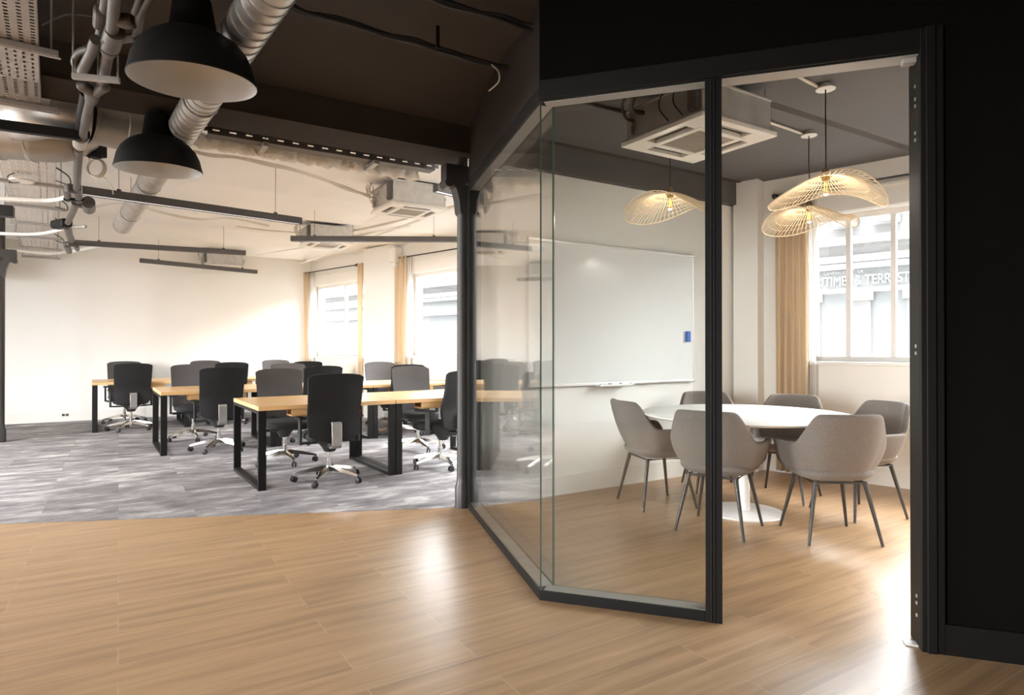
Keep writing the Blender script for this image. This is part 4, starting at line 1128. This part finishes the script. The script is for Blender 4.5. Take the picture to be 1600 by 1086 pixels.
# loops of loose cable beside the tray
for k in range(4):
    s_ = .9 + k * 1.3; m_ = MB()
    m_.tube(smoothpath([(s_, -wF / 2, .02), (s_ + .1, -wF / 2 - .09, -.02), (s_ + .3, -wF / 2 - .10, -.05), (s_ + .42, -wF / 2, .0)], 6), .006, 6)
    m_.build('loose_cable', M['cord'], parent=t2)
sd_ = P(34, 284, 2.70)
m_ = MB(); m_.lathe([(.001, 0), (.085, 0), (.09, .006), (.09, .016), (.001, .02)], 28, sd_); sdk = m_.build('round_downlight', M['white_plastic']); tag(sdk, 'round white disc light hanging below the pale cable tray', 'light')
m_ = MB(); m_.tube(smoothpath([(-.09, 0, .012), (-.12, .0, .05), (-.04, .03, .10)], 5), .004, 6); m_.tube(smoothpath([(-.09, 0, .01), (-.06, -.06, -.025), (.03, -.06, -.02)], 5), .004, 6); m_.build('cable', M['cord'], parent=sdk)

# tray along the back of the beam, with real slots
vt = V_BEAM + BEAM_W + .28
def vhit(px, z): 
    d = ray(px, 543); dn = d.x * N.x + d.y * N.y; p = d * (vt / dn); return p.x * U.x + p.y * U.y
ua, ub_ = vhit(322, 0), uv_of(P1)[0] - .02
t3 = thing('cable_tray', 'dark slotted cable tray running behind the black beam', 'cable tray', UV(ua, vt, 2.80), ANG, 'perforated cable trays')
Lx = ub_ - ua
m_ = MB(); m_.box((Lx / 2, -.06, .011), (Lx, .002, .026)); m_.box((Lx / 2, -.06, .048), (Lx, .002, .028)); 
n_ = int(Lx / .11)
for k in range(n_ + 1): m_.box((k * Lx / n_, -.06, .03), (.065, .002, .03))
m_.build('tray_side', M['grey_metal'], parent=t3)
m_ = MB(); m_.box((Lx / 2, 0, 0), (Lx, .12, .003)); m_.build('tray_bed', M['grey_metal'], parent=t3)
for q in (.22, .70):
    m_ = MB(); x = Lx * q; m_.tube([(x, -.055, 0), (x, -.055, .24)], .005, 6); m_.tube([(x, .055, 0), (x, .055, .24)], .005, 6); m_.box((x, .06, -.02), (.04, .30, .03)); m_.build('hanger', M['galv_dull'], parent=t3)
pts = []
for k in range(60):
    q = k / 59; pts.append(UV(ua - .1 + (Lx + .05) * q, vt + .20 + .012 * math.sin(k * 2.1), 2.815 + .012 * math.sin(k * 1.3)))
m_ = MB(); m_.tube(pts, [.058 + .006 * math.sin(k * 2.7) for k in range(60)], 14); tag(m_.build('flexible_duct', M['flex'], sharp=180), 'crinkled pale flexible duct beside the dark tray behind the beam', 'duct')

# ------------------------------------------------------------------ pipework at the upper left
class PMB(MB):
    def bar(s, p0, p1, w, h, *a, **k): return MB.bar(s, p0, p1, w * .74, h * .74, *a, **k)
    def tube(s, pts, r, *a, **k): return MB.tube(s, pts, [q * .8 for q in r] if isinstance(r, list) else r * .8, *a, **k)
def zline(px, py, z): return P(px, py, z)
def pipe(m_, pts, r, k=1, mat=0): m_.tube(pts if k == 1 else smoothpath(pts, k), r * .86, 14, mat)
pw0 = P(165, 110, 2.6)
t = thing('sprinkler_pipework', 'dull grey sprinkler pipes with fittings and trapeze hanger left of the dome pendants', 'pipes', pw0)
def pl(m_): m_.v = [v - pw0 for v in m_.v]; return m_
zp = 2.62
A0, A1, A2 = P(184, -40, zp), P(176, 40, zp), P(162, 122, zp)
m_ = PMB(); pipe(m_, [A0, A1, A2, P(158, 136, zp)], .036); pl(m_).build('pipe', M['pipe'], parent=t)
m_ = PMB(); pipe(m_, [P(170, -30, zp + .06), P(164, 12, zp + .06), P(159, 44, zp + .06), P(152, 75, zp + .06)], .030); pl(m_).build('pipe', M['pipe'], parent=t)
m_ = PMB(); pipe(m_, [P(228, -30, zp), P(214, 10, zp), P(210, 18, zp)], .024); pl(m_).build('pipe', M['pipe'], parent=t)
m_ = PMB(); pipe(m_, [P(246, -20, zp), P(222, 16, zp), P(215, 46, zp), P(212, 58, zp - .02)], .026, 5); pl(m_).build('pipe', M['pipe'], parent=t)
m_ = PMB(); m_.bar(P(182, 32, zp), P(212, 34, zp), .085, .07); pl(m_).build('fitting', M['pipe'], parent=t, bevel=.02, seg=3)
m_ = PMB(); m_.bar(P(160, 64, zp - .01), P(214, 58, zp - .01), .055, .05); pl(m_).build('fitting', M['pipe'], parent=t, bevel=.018, seg=3)
m_ = PMB(); m_.tube([P(180, 48, zp), P(172, 72, zp)], [.048, .052], 16); m_.tube([P(172, 72, zp), P(168, 86, zp)], [.056, .03], 16); pl(m_).build('fitting', M['pipe'], parent=t, bevel=.006)
m_ = PMB(); m_.bar(P(158, 14, zp + .06), P(156, 42, zp + .05), .075, .07); pl(m_).build('fitting', M['pipe'], parent=t, bevel=.02, seg=3)
m_ = PMB(); pipe(m_, [P(150, 62, zp), P(142, 84, zp), P(128, 112, zp)], .034); pl(m_).build('pipe', M['pipe'], parent=t)
m_ = PMB(); pipe(m_, [P(140, 76, zp + .05), P(124, 82, zp + .05), P(117, 96, zp + .03), P(122, 110, zp + .02)], .026, 5); pl(m_).build('pipe', M['pipe'], parent=t)
tb0, tb1 = P(113, 119, 2.565), P(187, 126, 2.565)
m_ = PMB(); m_.bar(tb0, tb1, .036, .036); pl(m_).build('trapeze_bar', M['galv_dull'], parent=t, bevel=.002)
for (x, y, xt, yt) in ((114, 119, 110, 40), (153, 122, 158, 74), (184, 125, 178, 72)):
    b_ = P(x, y, 2.565); m_ = PMB(); m_.tube([b_, Vector((b_.x, b_.y, ZC))], .0055, 8); pl(m_).build('threaded_rod', M['galv'], parent=t)
m_ = PMB(); m_.bar(P(126, 132, zp - .02), P(146, 146, zp - .02), .08, .065); m_.bar(P(146, 146, zp - .02), P(166, 134, zp - .02), .07, .065); m_.tube([P(145, 140, zp), P(143, 156, zp)], [.05, .04], 14); pl(m_).build('fitting', M['pipe'], parent=t, bevel=.02, seg=3)
def ptsz(seq, z): return [P(x, y, z) for x, y in seq]
m_ = PMB(); pipe(m_, ptsz([(143, 150), (134, 186), (129, 215), (124, 232)], zp), .034); pl(m_).build('pipe', M['pipe'], parent=t)
m_ = PMB(); pipe(m_, ptsz([(132, 146), (126, 180), (123, 200)], zp + .03), .030); pl(m_).build('pipe', M['black_metal'], parent=t)
m_ = PMB(); pipe(m_, ptsz([(123, 232), (121, 262), (120, 296)], zp), .040); pl(m_).build('pipe', M['pipe'], parent=t)
m_ = PMB(); pipe(m_, ptsz([(126, 214), (124.5, 226)], zp), .06); pl(m_).build('fitting', M['galv_dull'], parent=t, bevel=.01)
m_ = PMB(); m_.bar(P(102, 293, zp), P(122, 297, zp), .10, .10); m_.bar(P(104, 296, zp), P(106, 312, zp), .07, .07); m_.bar(P(122, 292, zp), P(123, 314, zp), .08, .08); pl(m_).build('fitting', M['grey_metal'], parent=t, bevel=.02)
m_ = PMB(); m_.bar(P(100, 311, zp - .02), P(132, 313, zp - .02), .04, .035); pl(m_).build('trapeze_bar', M['black_metal'], parent=t)
m_ = PMB(); pipe(m_, ptsz([(117, 316), (116, 326), (104, 352)], zp), .042, 5); pl(m_).build('pipe', M['pipe'], parent=t)
m_ = PMB(); m_.bar(P(118, 318, zp), P(142, 321, zp), .12, .09); m_.tube([P(138, 316, zp), P(139, 326, zp)], .07, 12); pl(m_).build('fitting', M['grey_metal'], parent=t, bevel=.02)
m_ = PMB(); m_.bar(P(86, 352, zp), P(106, 348, zp), .16, .13); pl(m_).build('fitting', M['black_metal'], parent=t, bevel=.03)
m_ = PMB(); m_.bar(P(95, 354, zp - .03), P(134, 354, zp - .03), .05, .04); pl(m_).build('trapeze_bar', M['galv_dull'], parent=t)
m_ = PMB(); pipe(m_, ptsz([(104, 354), (107, 366), (111, 377)], zp), .045); pipe(m_, ptsz([(108, 354), (110, 366), (114, 376)], zp), .035); pl(m_).build('pipe', M['pipe'], parent=t)
m_ = PMB(); m_.bar(P(104, 380, zp - .03), P(122, 383, zp - .03), .08, .08); m_.bar(P(104, 382, zp - .03), P(108, 393, zp - .03), .09, .1); m_.bar(P(119, 382, zp - .03), P(121, 389, zp - .03), .07, .1); pl(m_).build('fitting', M['pipe'], parent=t, bevel=.02)
# black clamp and rod
m_ = MB(); m_.bar(P(98, 236, 2.66), P(155, 243, 2.66), .02, .022); m_.bar(P(140, 240, 2.66), P(156, 244, 2.66), .07, .05); m_.bar(P(134, 232, 2.72), P(154, 230, 2.72), .15, .12)
tag(m_.build('black_pipe_clamp', M['black_metal'], bevel=.008), 'black clamp and cross bar on the grey pipes beside the farther dome', 'bracket')
cc = P(149, 262, 2.66); m_ = MB()
for q in range(3):
    rr = .062 + .004 * q; m_.tube([cc + Vector((rr * math.cos(2 * PI * k / 20), .01 * q, rr * 1.05 * math.sin(2 * PI * k / 20))) for k in range(20)], .0065, 6, closed=True)
m_.tube(smoothpath([cc + Vector((-.045, 0, .05)), cc + Vector((-.05, 0, .12)), cc + Vector((-.04, .02, ZC - 2.67))], 5), .004, 6)
m_.tube(smoothpath([cc + Vector((.03, .02, -.05)), cc + Vector((.10, .03, -.12)), cc + Vector((.12, .03, -.2))], 5), .004, 6)
tag(m_.build('cable_coil', M['white_cord']), 'coil of pale cable hanging beside the grey pipes', 'cable')

# ------------------------------------------------------------------ cables under the ceilings
def bundle(name, pix, z, r, label, nsub=4, mat='cord', jitter=.012, group=None):
    rnd = random.Random(len(pix) * 7 + int(pix[0][0])); m_ = MB()
    base = [P(x, y, z) for x, y in pix]
    for q in range(nsub):
        pts = [b + Vector((rnd.uniform(-jitter, jitter), rnd.uniform(-jitter, jitter), rnd.uniform(-jitter * 1.6, jitter * .4))) for b in base]
        m_.tube(smoothpath(pts, 5), r, 6)
    return tag(m_.build(name, M[mat]), label, 'cable', group)
bundle('cable_bundle', [(440, -6), (466, 12), (506, 24), (545, 34), (600, 52), (650, 64), (700, 80), (750, 94), (792, 104)], 2.93, .010, 'bundle of black cables under the hall ceiling, running to the black panel', 7, jitter=.010, group='black cable bundles on the hall ceiling')
bundle('cable_bundle', [(640, -14), (700, 2), (740, 14), (780, 26), (815, 36), (833, 40)], 2.95, .010, 'shorter bundle of black cables at the top edge above the partition corner', 5, jitter=.014, group='black cable bundles on the hall ceiling')
wire('loose_cable', [P(768, 101, 2.90), P(779, 112, 2.88), P(779, 128, 2.86), P(764, 142, 2.86)], .0045, M['white_cord'], 'loose pale cable end curling below the black ceiling cables', 'cable')
for k, (px, py) in enumerate(((684, 58),)):
    m_ = MB(); p = P(px, py + 6, 2.92); m_.box(p + Vector((0, 0, .02)), (.018, .012, .12), rotz(ANG)); tag(m_.build('cable_strap', M['black_metal']), 'black strap holding the ceiling cables up', 'bracket')
wire('thin_cable', [P(66, 40, 2.9), P(85, 30, 2.93), P(110, 22, 2.94), P(150, 26, 2.92)], .005, M['grey_metal'], 'thin dark cable sagging between the near tray and the pipes', 'cable')
zz = 2.96
bundle('office_cable', [(303, 236), (330, 240), (372, 246), (420, 256), (452, 264), (500, 278), (540, 292), (577, 306)], zz, .012, 'taped grey cable sagging across the white ceiling to the nearest air conditioner', 3, 'white_cord', .014, 'cables on the white ceiling')
bundle('office_cable', [(140, 324), (165, 318), (190, 318), (222, 322), (260, 333), (310, 342), (360, 340), (420, 352)], zz, .010, 'pale cable looping over the nearest light bar', 3, 'white_cord', .012, 'cables on the white ceiling')
bundle('office_cable', [(370, 352), (430, 360), (520, 362), (600, 350), (690, 326), (719, 318)], 2.99, .009, 'pale cables converging towards the iron column', 2, 'white_cord', .012, 'cables on the white ceiling')
def cond(px0, px1, z, r, lab): return wire('white_conduit', [P(*px0, z), P(*px1, z)], r, M['ceil_white'], lab, 'conduit', 'white conduits on the office ceiling', smooth=False)
cond((470, 412), (715, 322), 2.97, .018, 'white conduit slanting up the bright ceiling towards the column, lower one')
cond((480, 384), (640, 352), 2.97, .022, 'white conduit between the two nearer air conditioners')
cond((402, 398), (560, 374), 2.98, .012, 'thin white conduit behind the middle air conditioner')
# white ribs at the left with hanging wires
for k, (seq, lab) in enumerate(((((-20, 309), (40, 312), (80, 313), (112, 306)), 'white curved pipe under the pale tray, nearest of the three'),
                               (((-20, 364), (40, 366), (70, 364), (98, 358)), 'white curved pipe under the pale tray, middle of the three'),
                               (((15, 390), (60, 395), (90, 396), (150, 386), (168, 382)), 'white curved pipe under the pale tray, farthest of the three'))):
    wire('white_pipe', [P(x, y, 2.68) for x, y in seq], .020, M['ceil_white'], lab, 'pipe', 'white pipes under the tray', n=12)
m_ = MB(); p = P(6, 330, 2.62); m_.box(p, (.16, .12, .11), rotz(ANG)); tag(m_.build('junction_box', M['black_plastic'], bevel=.01), 'small black box hanging at the left edge above the iron column', 'junction box')

# ------------------------------------------------------------------ curtains and rods
def curtain(sa, sb, z0, z1, folds, amp, mat, label, off, cat='curtain', name='curtain', group=None, pinch=0.0):
    m_ = MB(); n = folds * 8
    def f(u, v):
        w = 1 - pinch * math.exp(-((v - .30) / .30) ** 2)
        s = sa + (sb - sa) * (.5 + (u - .5) * w)
        return FP(s, z0 + (z1 - z0) * v, -off + amp * math.sin(2 * PI * folds * u) * (.75 + .25 * math.sin(3 * v + u * 4)) + .012 * math.sin(9 * u + 5 * v))
    m_.grid(f, n, 14); o = m_.build(name, mat, sharp=180)
    so = o.modifiers.new('thickness', 'SOLIDIFY'); so.thickness = .003
    return tag(o, label, cat, group)
zr_o = fac(630, 404)[1]; zr_o2 = fac(520, 421.5)[1]; zr_m = fac(1385, 282)[1]
zr_of = (zr_o + zr_o2) / 2
print('rods', zr_o, zr_o2, zr_m)
def rod(sa, sb, z, label, off=.09):
    t = thing('curtain_rod', label, 'curtain rod', FP((sa + sb) / 2, z, -off), math.atan2(FD.y, FD.x), 'dark curtain rods')
    l = abs(sb - sa) / 2
    m_ = MB(); m_.tube([(-l, 0, 0), (l, 0, 0)], .011, 10); m_.build('pole', M['iron'], parent=t)
    for sx in (-1, 1):
        m_ = MB(); m_.lathe([(.001, -.028), (.018, -.02), (.026, 0), (.018, .02), (.001, .028)], 14, (sx * (l + .015), 0, 0)); m_.build('finial', M['iron'], parent=t)
        m_ = MB(); d_ = 1 if True else -1; m_.bar((sx * (l - .1), 0, 0), (sx * (l - .1), -off + .002, 0), .012, .02); m_.build('wall_bracket', M['iron'], parent=t)
    return t
rod(fac(482)[0], fac(563)[0], zr_of, 'dark curtain rod over the farther office window')
rod(fac(632)[0], s2b - .1, zr_of, 'dark curtain rod over the office window beside the column')
rod(fac(1218)[0], fac(1520)[0], zr_m, 'dark curtain rod over the meeting room window')
CG = 'beige linen curtains'
curtain(fac(464, off=-.09)[0], fac(482, off=-.09)[0], .05, zr_of + .02, 4, .035, M['curtain'], 'beige curtain left of the farther office window, near the corner', .09, group=CG)
curtain(fac(481, off=-.07)[0], fac(490, off=-.07)[0], .05, zr_of, 4, .02, M['sheer'], 'white voile hanging beside the curtain in the far corner', .07, group='white voile curtains', name='voile_curtain')
curtain(fac(559, off=-.09)[0], fac(566.5, off=-.09)[0], .05, zr_of + .02, 2, .03, M['curtain'], 'narrow beige curtain between the farther window and the pier', .09, group=CG)
curtain(fac(613, off=-.13)[0], fac(633, off=-.13)[0], .05, zr_of + .02, 4, .035, M['curtain'], 'beige curtain gathered at the right of the office pier', .10, group=CG, pinch=.1)
curtain(fac(631, off=-.07)[0], fac(642, off=-.07)[0], .05, zr_of, 4, .02, M['sheer'], 'white voile at the left of the window beside the column', .07, group='white voile curtains', name='voile_curtain')
curtain(fac(1212, off=-.1)[0], fac(1263, off=-.1)[0], .03, zr_m + .02, 5, .045, M['curtain'], 'beige curtain in the meeting room behind the drooping rattan pendant', .10, group=CG)
curtain(fac(1255, off=-.05)[0], fac(1276, off=-.05)[0], .03, zr_m, 5, .02, M['sheer'], 'white voile beside the meeting room curtain', .055, group='white voile curtains', name='voile_curtain')

# sockets on the far skirting
for k, (px, py, lab) in enumerate(((99, 648.5, 'small grey socket on the far skirting, left of a pair'), (105, 648.3, 'small grey socket on the far skirting, right of a pair'))):
    d = ray(px, py); dn = d.x * N.x + d.y * N.y; p = d * ((V_FAR - .022) / dn); p.z += H
    m_ = MB(); m_.box(p, (.04, .012, .04), rotz(ANG)); tag(m_.build('wall_socket', M['grey_metal'], bevel=.003), lab, 'socket', 'sockets on the far skirting')

# ------------------------------------------------------------------ across the street
DEXT = 8.5
eO = FA + FO * DEXT
def ehit(px, py):
    return fac(px, py, DEXT)
def EP(s, z, off=0.0): return FP(s, z, DEXT + off)
def ebox(m_, sa, sb, z0, z1, o0, o1, mat=0):
    if sa > sb: sa, sb = sb, sa
    m_.prism([EP(sa, 0, o0), EP(sb, 0, o0), EP(sb, 0, o1), EP(sa, 0, o1)], z0, z1, mat)
bo = EP(0, -.9)
bt = thing('shop_building', 'pale stone building with a lettered shopfront across the street', 'building', bo)
def bl(m_): m_.v = [v - bo for v in m_.v]; return m_
zsb = (ehit(1275, 453)[1] + ehit(1424, 445.6)[1]) / 2; zst = (ehit(1275, 423.5)[1] + ehit(1424, 414.5)[1]) / 2
zc0 = ehit(1350, 406)[1]; zc1 = ehit(1350, 374)[1]
print('ext', zsb, zst, zc0, zc1)
SL, SR = 45.0, -45.0
m_ = MB(); ebox(m_, SR, SL, -.9, 5.4, .25, 1.2); bl(m_).build('wall', M['stone'], parent=bt)
m_ = MB(); ebox(m_, SR, SL, -.9, zsb, .05, .25); bl(m_).build('shop_window', M['shop_glass'], parent=bt)
m_ = MB(); ebox(m_, SR, SL, zsb, zst, .0, .25); sg = bl(m_).build('sign_board', M['shop_grey'], parent=bt)
m_ = MB(); ebox(m_, SR, SL, zst, zst + .12, -.05, .25); ebox(m_, SR, SL, zc0, zc0 + .15, .17, .25); ebox(m_, SR, SL, zc1 - .05, zc1 + .12, .13, .25); ebox(m_, SR, SL, zsb - .10, zsb, -.03, .2)
bl(m_).build('cornice', M['stone_trim'], parent=bt)
sp1a, sp1b = ehit(1333, 500)[0], ehit(1360, 500)[0]
for sc in range(-4, 4):
    m_ = MB(); s0 = sp1a + sc * (sp1a - ehit(1418, 500)[0]); w_ = sp1b - sp1a
    ebox(m_, s0, s0 + w_, -.9, zsb - .1, -.06, .1); ebox(m_, s0 + .06, s0 + w_ - .06, zsb - .28, zsb - .02, -.14, .1)
    bl(m_).build('pilaster', M['stone_trim'], parent=bt)
wspan = ehit(1365, 350)[0] - ehit(1435, 350)[0]
for k in range(-3, 5):
    sa = ehit(1360, 350)[0] + (k - 1) * wspan; m_ = MB()
    ebox(m_, sa - .02, sa - wspan * .62, zc1 + .32, zc1 + 2.0, .16, .3); fr_ = bl(m_).build('window', M['stone_trim'], parent=bt)
    m_ = MB(); ebox(m_, sa - .07, sa - wspan * .62 + .05, zc1 + .37, zc1 + 1.95, .14, .17); bl(m_).build('pane', M['shop_glass'], parent=fr_)
def letters(txt, sa, z, size, label, w=None):
    cu = bpy.data.curves.new('sign_letters', 'FONT'); cu.body = txt; cu.size = size; cu.extrude = .012; cu.align_x = 'CENTER'
    o = bpy.data.objects.new('sign_letters', cu); COL.objects.link(o); o.parent = bt
    X = -FD; Z = FO * -1; Y = Vector((0, 0, 1))
    R = Matrix((X, Y, X.cross(Y))).transposed().to_4x4()
    o.matrix_parent_inverse = Matrix.Identity(4)
    o.matrix_local = Matrix.Translation(EP(sa, z, -.015) - bo) @ R @ (Matrix.Diagonal((w, 1, 1, 1)) if w else Matrix.Identity(4))
    cu.materials.append(M['letter'])
    dg = bpy.context.evaluated_depsgraph_get(); dg.update()
    me = bpy.data.meshes.new_from_object(o.evaluated_get(dg)); n2 = bpy.data.objects.new('sign_letters', me); COL.objects.link(n2)
    n2.parent = bt; n2.matrix_local = o.matrix_local.copy(); bpy.data.objects.remove(o); n2.name = 'sign_letters'
    return n2
hl = zst - zsb
sTL = ehit(1371, 440)[0]; sLL = ehit(1425, 440)[0]
s_mid = ehit(1348, 440)[0]
letters('MARITIMES & TERRESTRES', ehit(1346, 440)[0], zsb + hl * .17, hl * .70, 'x', .74)
letters('GENERALE          DE', ehit(1318, 440)[0], zsb + hl * .78, hl * .22, 'x')
m_ = MB(); m_.prism([FP(SL, 0, 0), FP(SR, 0, 0), FP(SR, 0, FT), FP(SL, 0, FT)], ZC + .12, 23.0); struct(m_, 'wall_sky_blocker', M['light_blocker'], 'dark unseen upper storeys added to shade the building opposite')  # unseen, added to cut the sky light on the opposite front
for sa_, sb_ in ((-45.0, -5.82), (S_FAR + .32, 45.0), (-5.82, S_FAR + .32)):
    m_ = MB(); m_.prism([FP(sa_, 0, 0), FP(sb_, 0, 0), FP(sb_, 0, FT), FP(sa_, 0, FT)][::-1], -1.0, ZC + .12 if abs(sa_) + abs(sb_) > 30 else -.101); struct(m_, 'wall_leak_blocker', M['light_blocker'], 'dark unseen wall added along the facade to block stray sky light')  # unseen, added to stop sky light leaking past and under the facade
m_ = MB(); m_.prism([UV(U_LEFT - 60, -50), UV(U_LEFT - .2, -50), UV(U_LEFT - .2, 60), UV(U_LEFT - 60, 60)], -1.2, -1.1); struct(m_, 'ground_light_blocker', M['asphalt'], 'unseen grey ground added outside the left openings to block light from below')  # unseen, added to stop sky light coming up from below
m_ = MB(); m_.prism([FP(SL, 0, FT + .1), FP(SR, 0, FT + .1), FP(SR, 0, DEXT + .2), FP(SL, 0, DEXT + .2)], -1.1, -.9); struct(m_, 'ground_street', M['asphalt'], 'grey street outside the windows')

# ------------------------------------------------------------------ camera, daylight
cam = bpy.data.cameras.new('camera'); co = bpy.data.objects.new('camera', cam); COL.objects.link(co)
cam.sensor_width = 36; cam.lens = F / 1600 * 36; cam.clip_start = .05; cam.clip_end = 200
co.location = (0, 0, H); co.rotation_euler = (PI / 2 + PHI, 0, 0); cam.shift_y = -(543 - Y0) / 1600
SC.camera = co
w = bpy.data.worlds.new('overcast_sky'); SC.world = w; w.use_nodes = True
bg = w.node_tree.nodes['Background']; bg.inputs[0].default_value = (0.97, 0.985, 1.0, 1); bg.inputs[1].default_value = SKY
def portal(name, pts4, direction, portal=True):
    c = sum(pts4, Vector((0, 0, 0))) / 4; x = (pts4[1] - pts4[0]); z = -direction.normalized()
    l = bpy.data.lights.new(name, 'AREA'); l.shape = 'RECTANGLE'; l.size = x.length; l.size_y = abs(pts4[2].z - pts4[1].z)
    l.cycles.is_portal = True
    o = bpy.data.objects.new(name, l); COL.objects.link(o); o.location = c
    X = x.normalized(); Y = z.cross(X)
    o.rotation_euler = Matrix((X, Y, z)).transposed().to_euler()
for (a, b, z0, z1) in WIN:
    portal('window_daylight', [FP(b, z0, .2), FP(a, z0, .2), FP(a, z1, .2), FP(b, z1, .2)], -FO)
for (v0, v1) in lw:
    portal('window_daylight', [UV(U_LEFT - .1, v0, .5), UV(U_LEFT - .1, v1, .5), UV(U_LEFT - .1, v1, 2.7), UV(U_LEFT - .1, v0, 2.7)], U)  # portals at the unseen openings added in the left wall
vs_ = SC.view_settings; vs_.view_transform = 'Standard'; vs_.look = 'None'; vs_.gamma = 1; vs_.use_curve_mapping = False
vs_.exposure = EXPO
SC.cycles.max_bounces = 14; SC.cycles.diffuse_bounces = 6; SC.cycles.glossy_bounces = 4; SC.cycles.transparent_max_bounces = 24; SC.cycles.transmission_bounces = 6
SC.cycles.use_denoising = True; SC.cycles.sample_clamp_indirect = 6
SC.cycles.caustics_reflective = False; SC.cycles.caustics_refractive = False
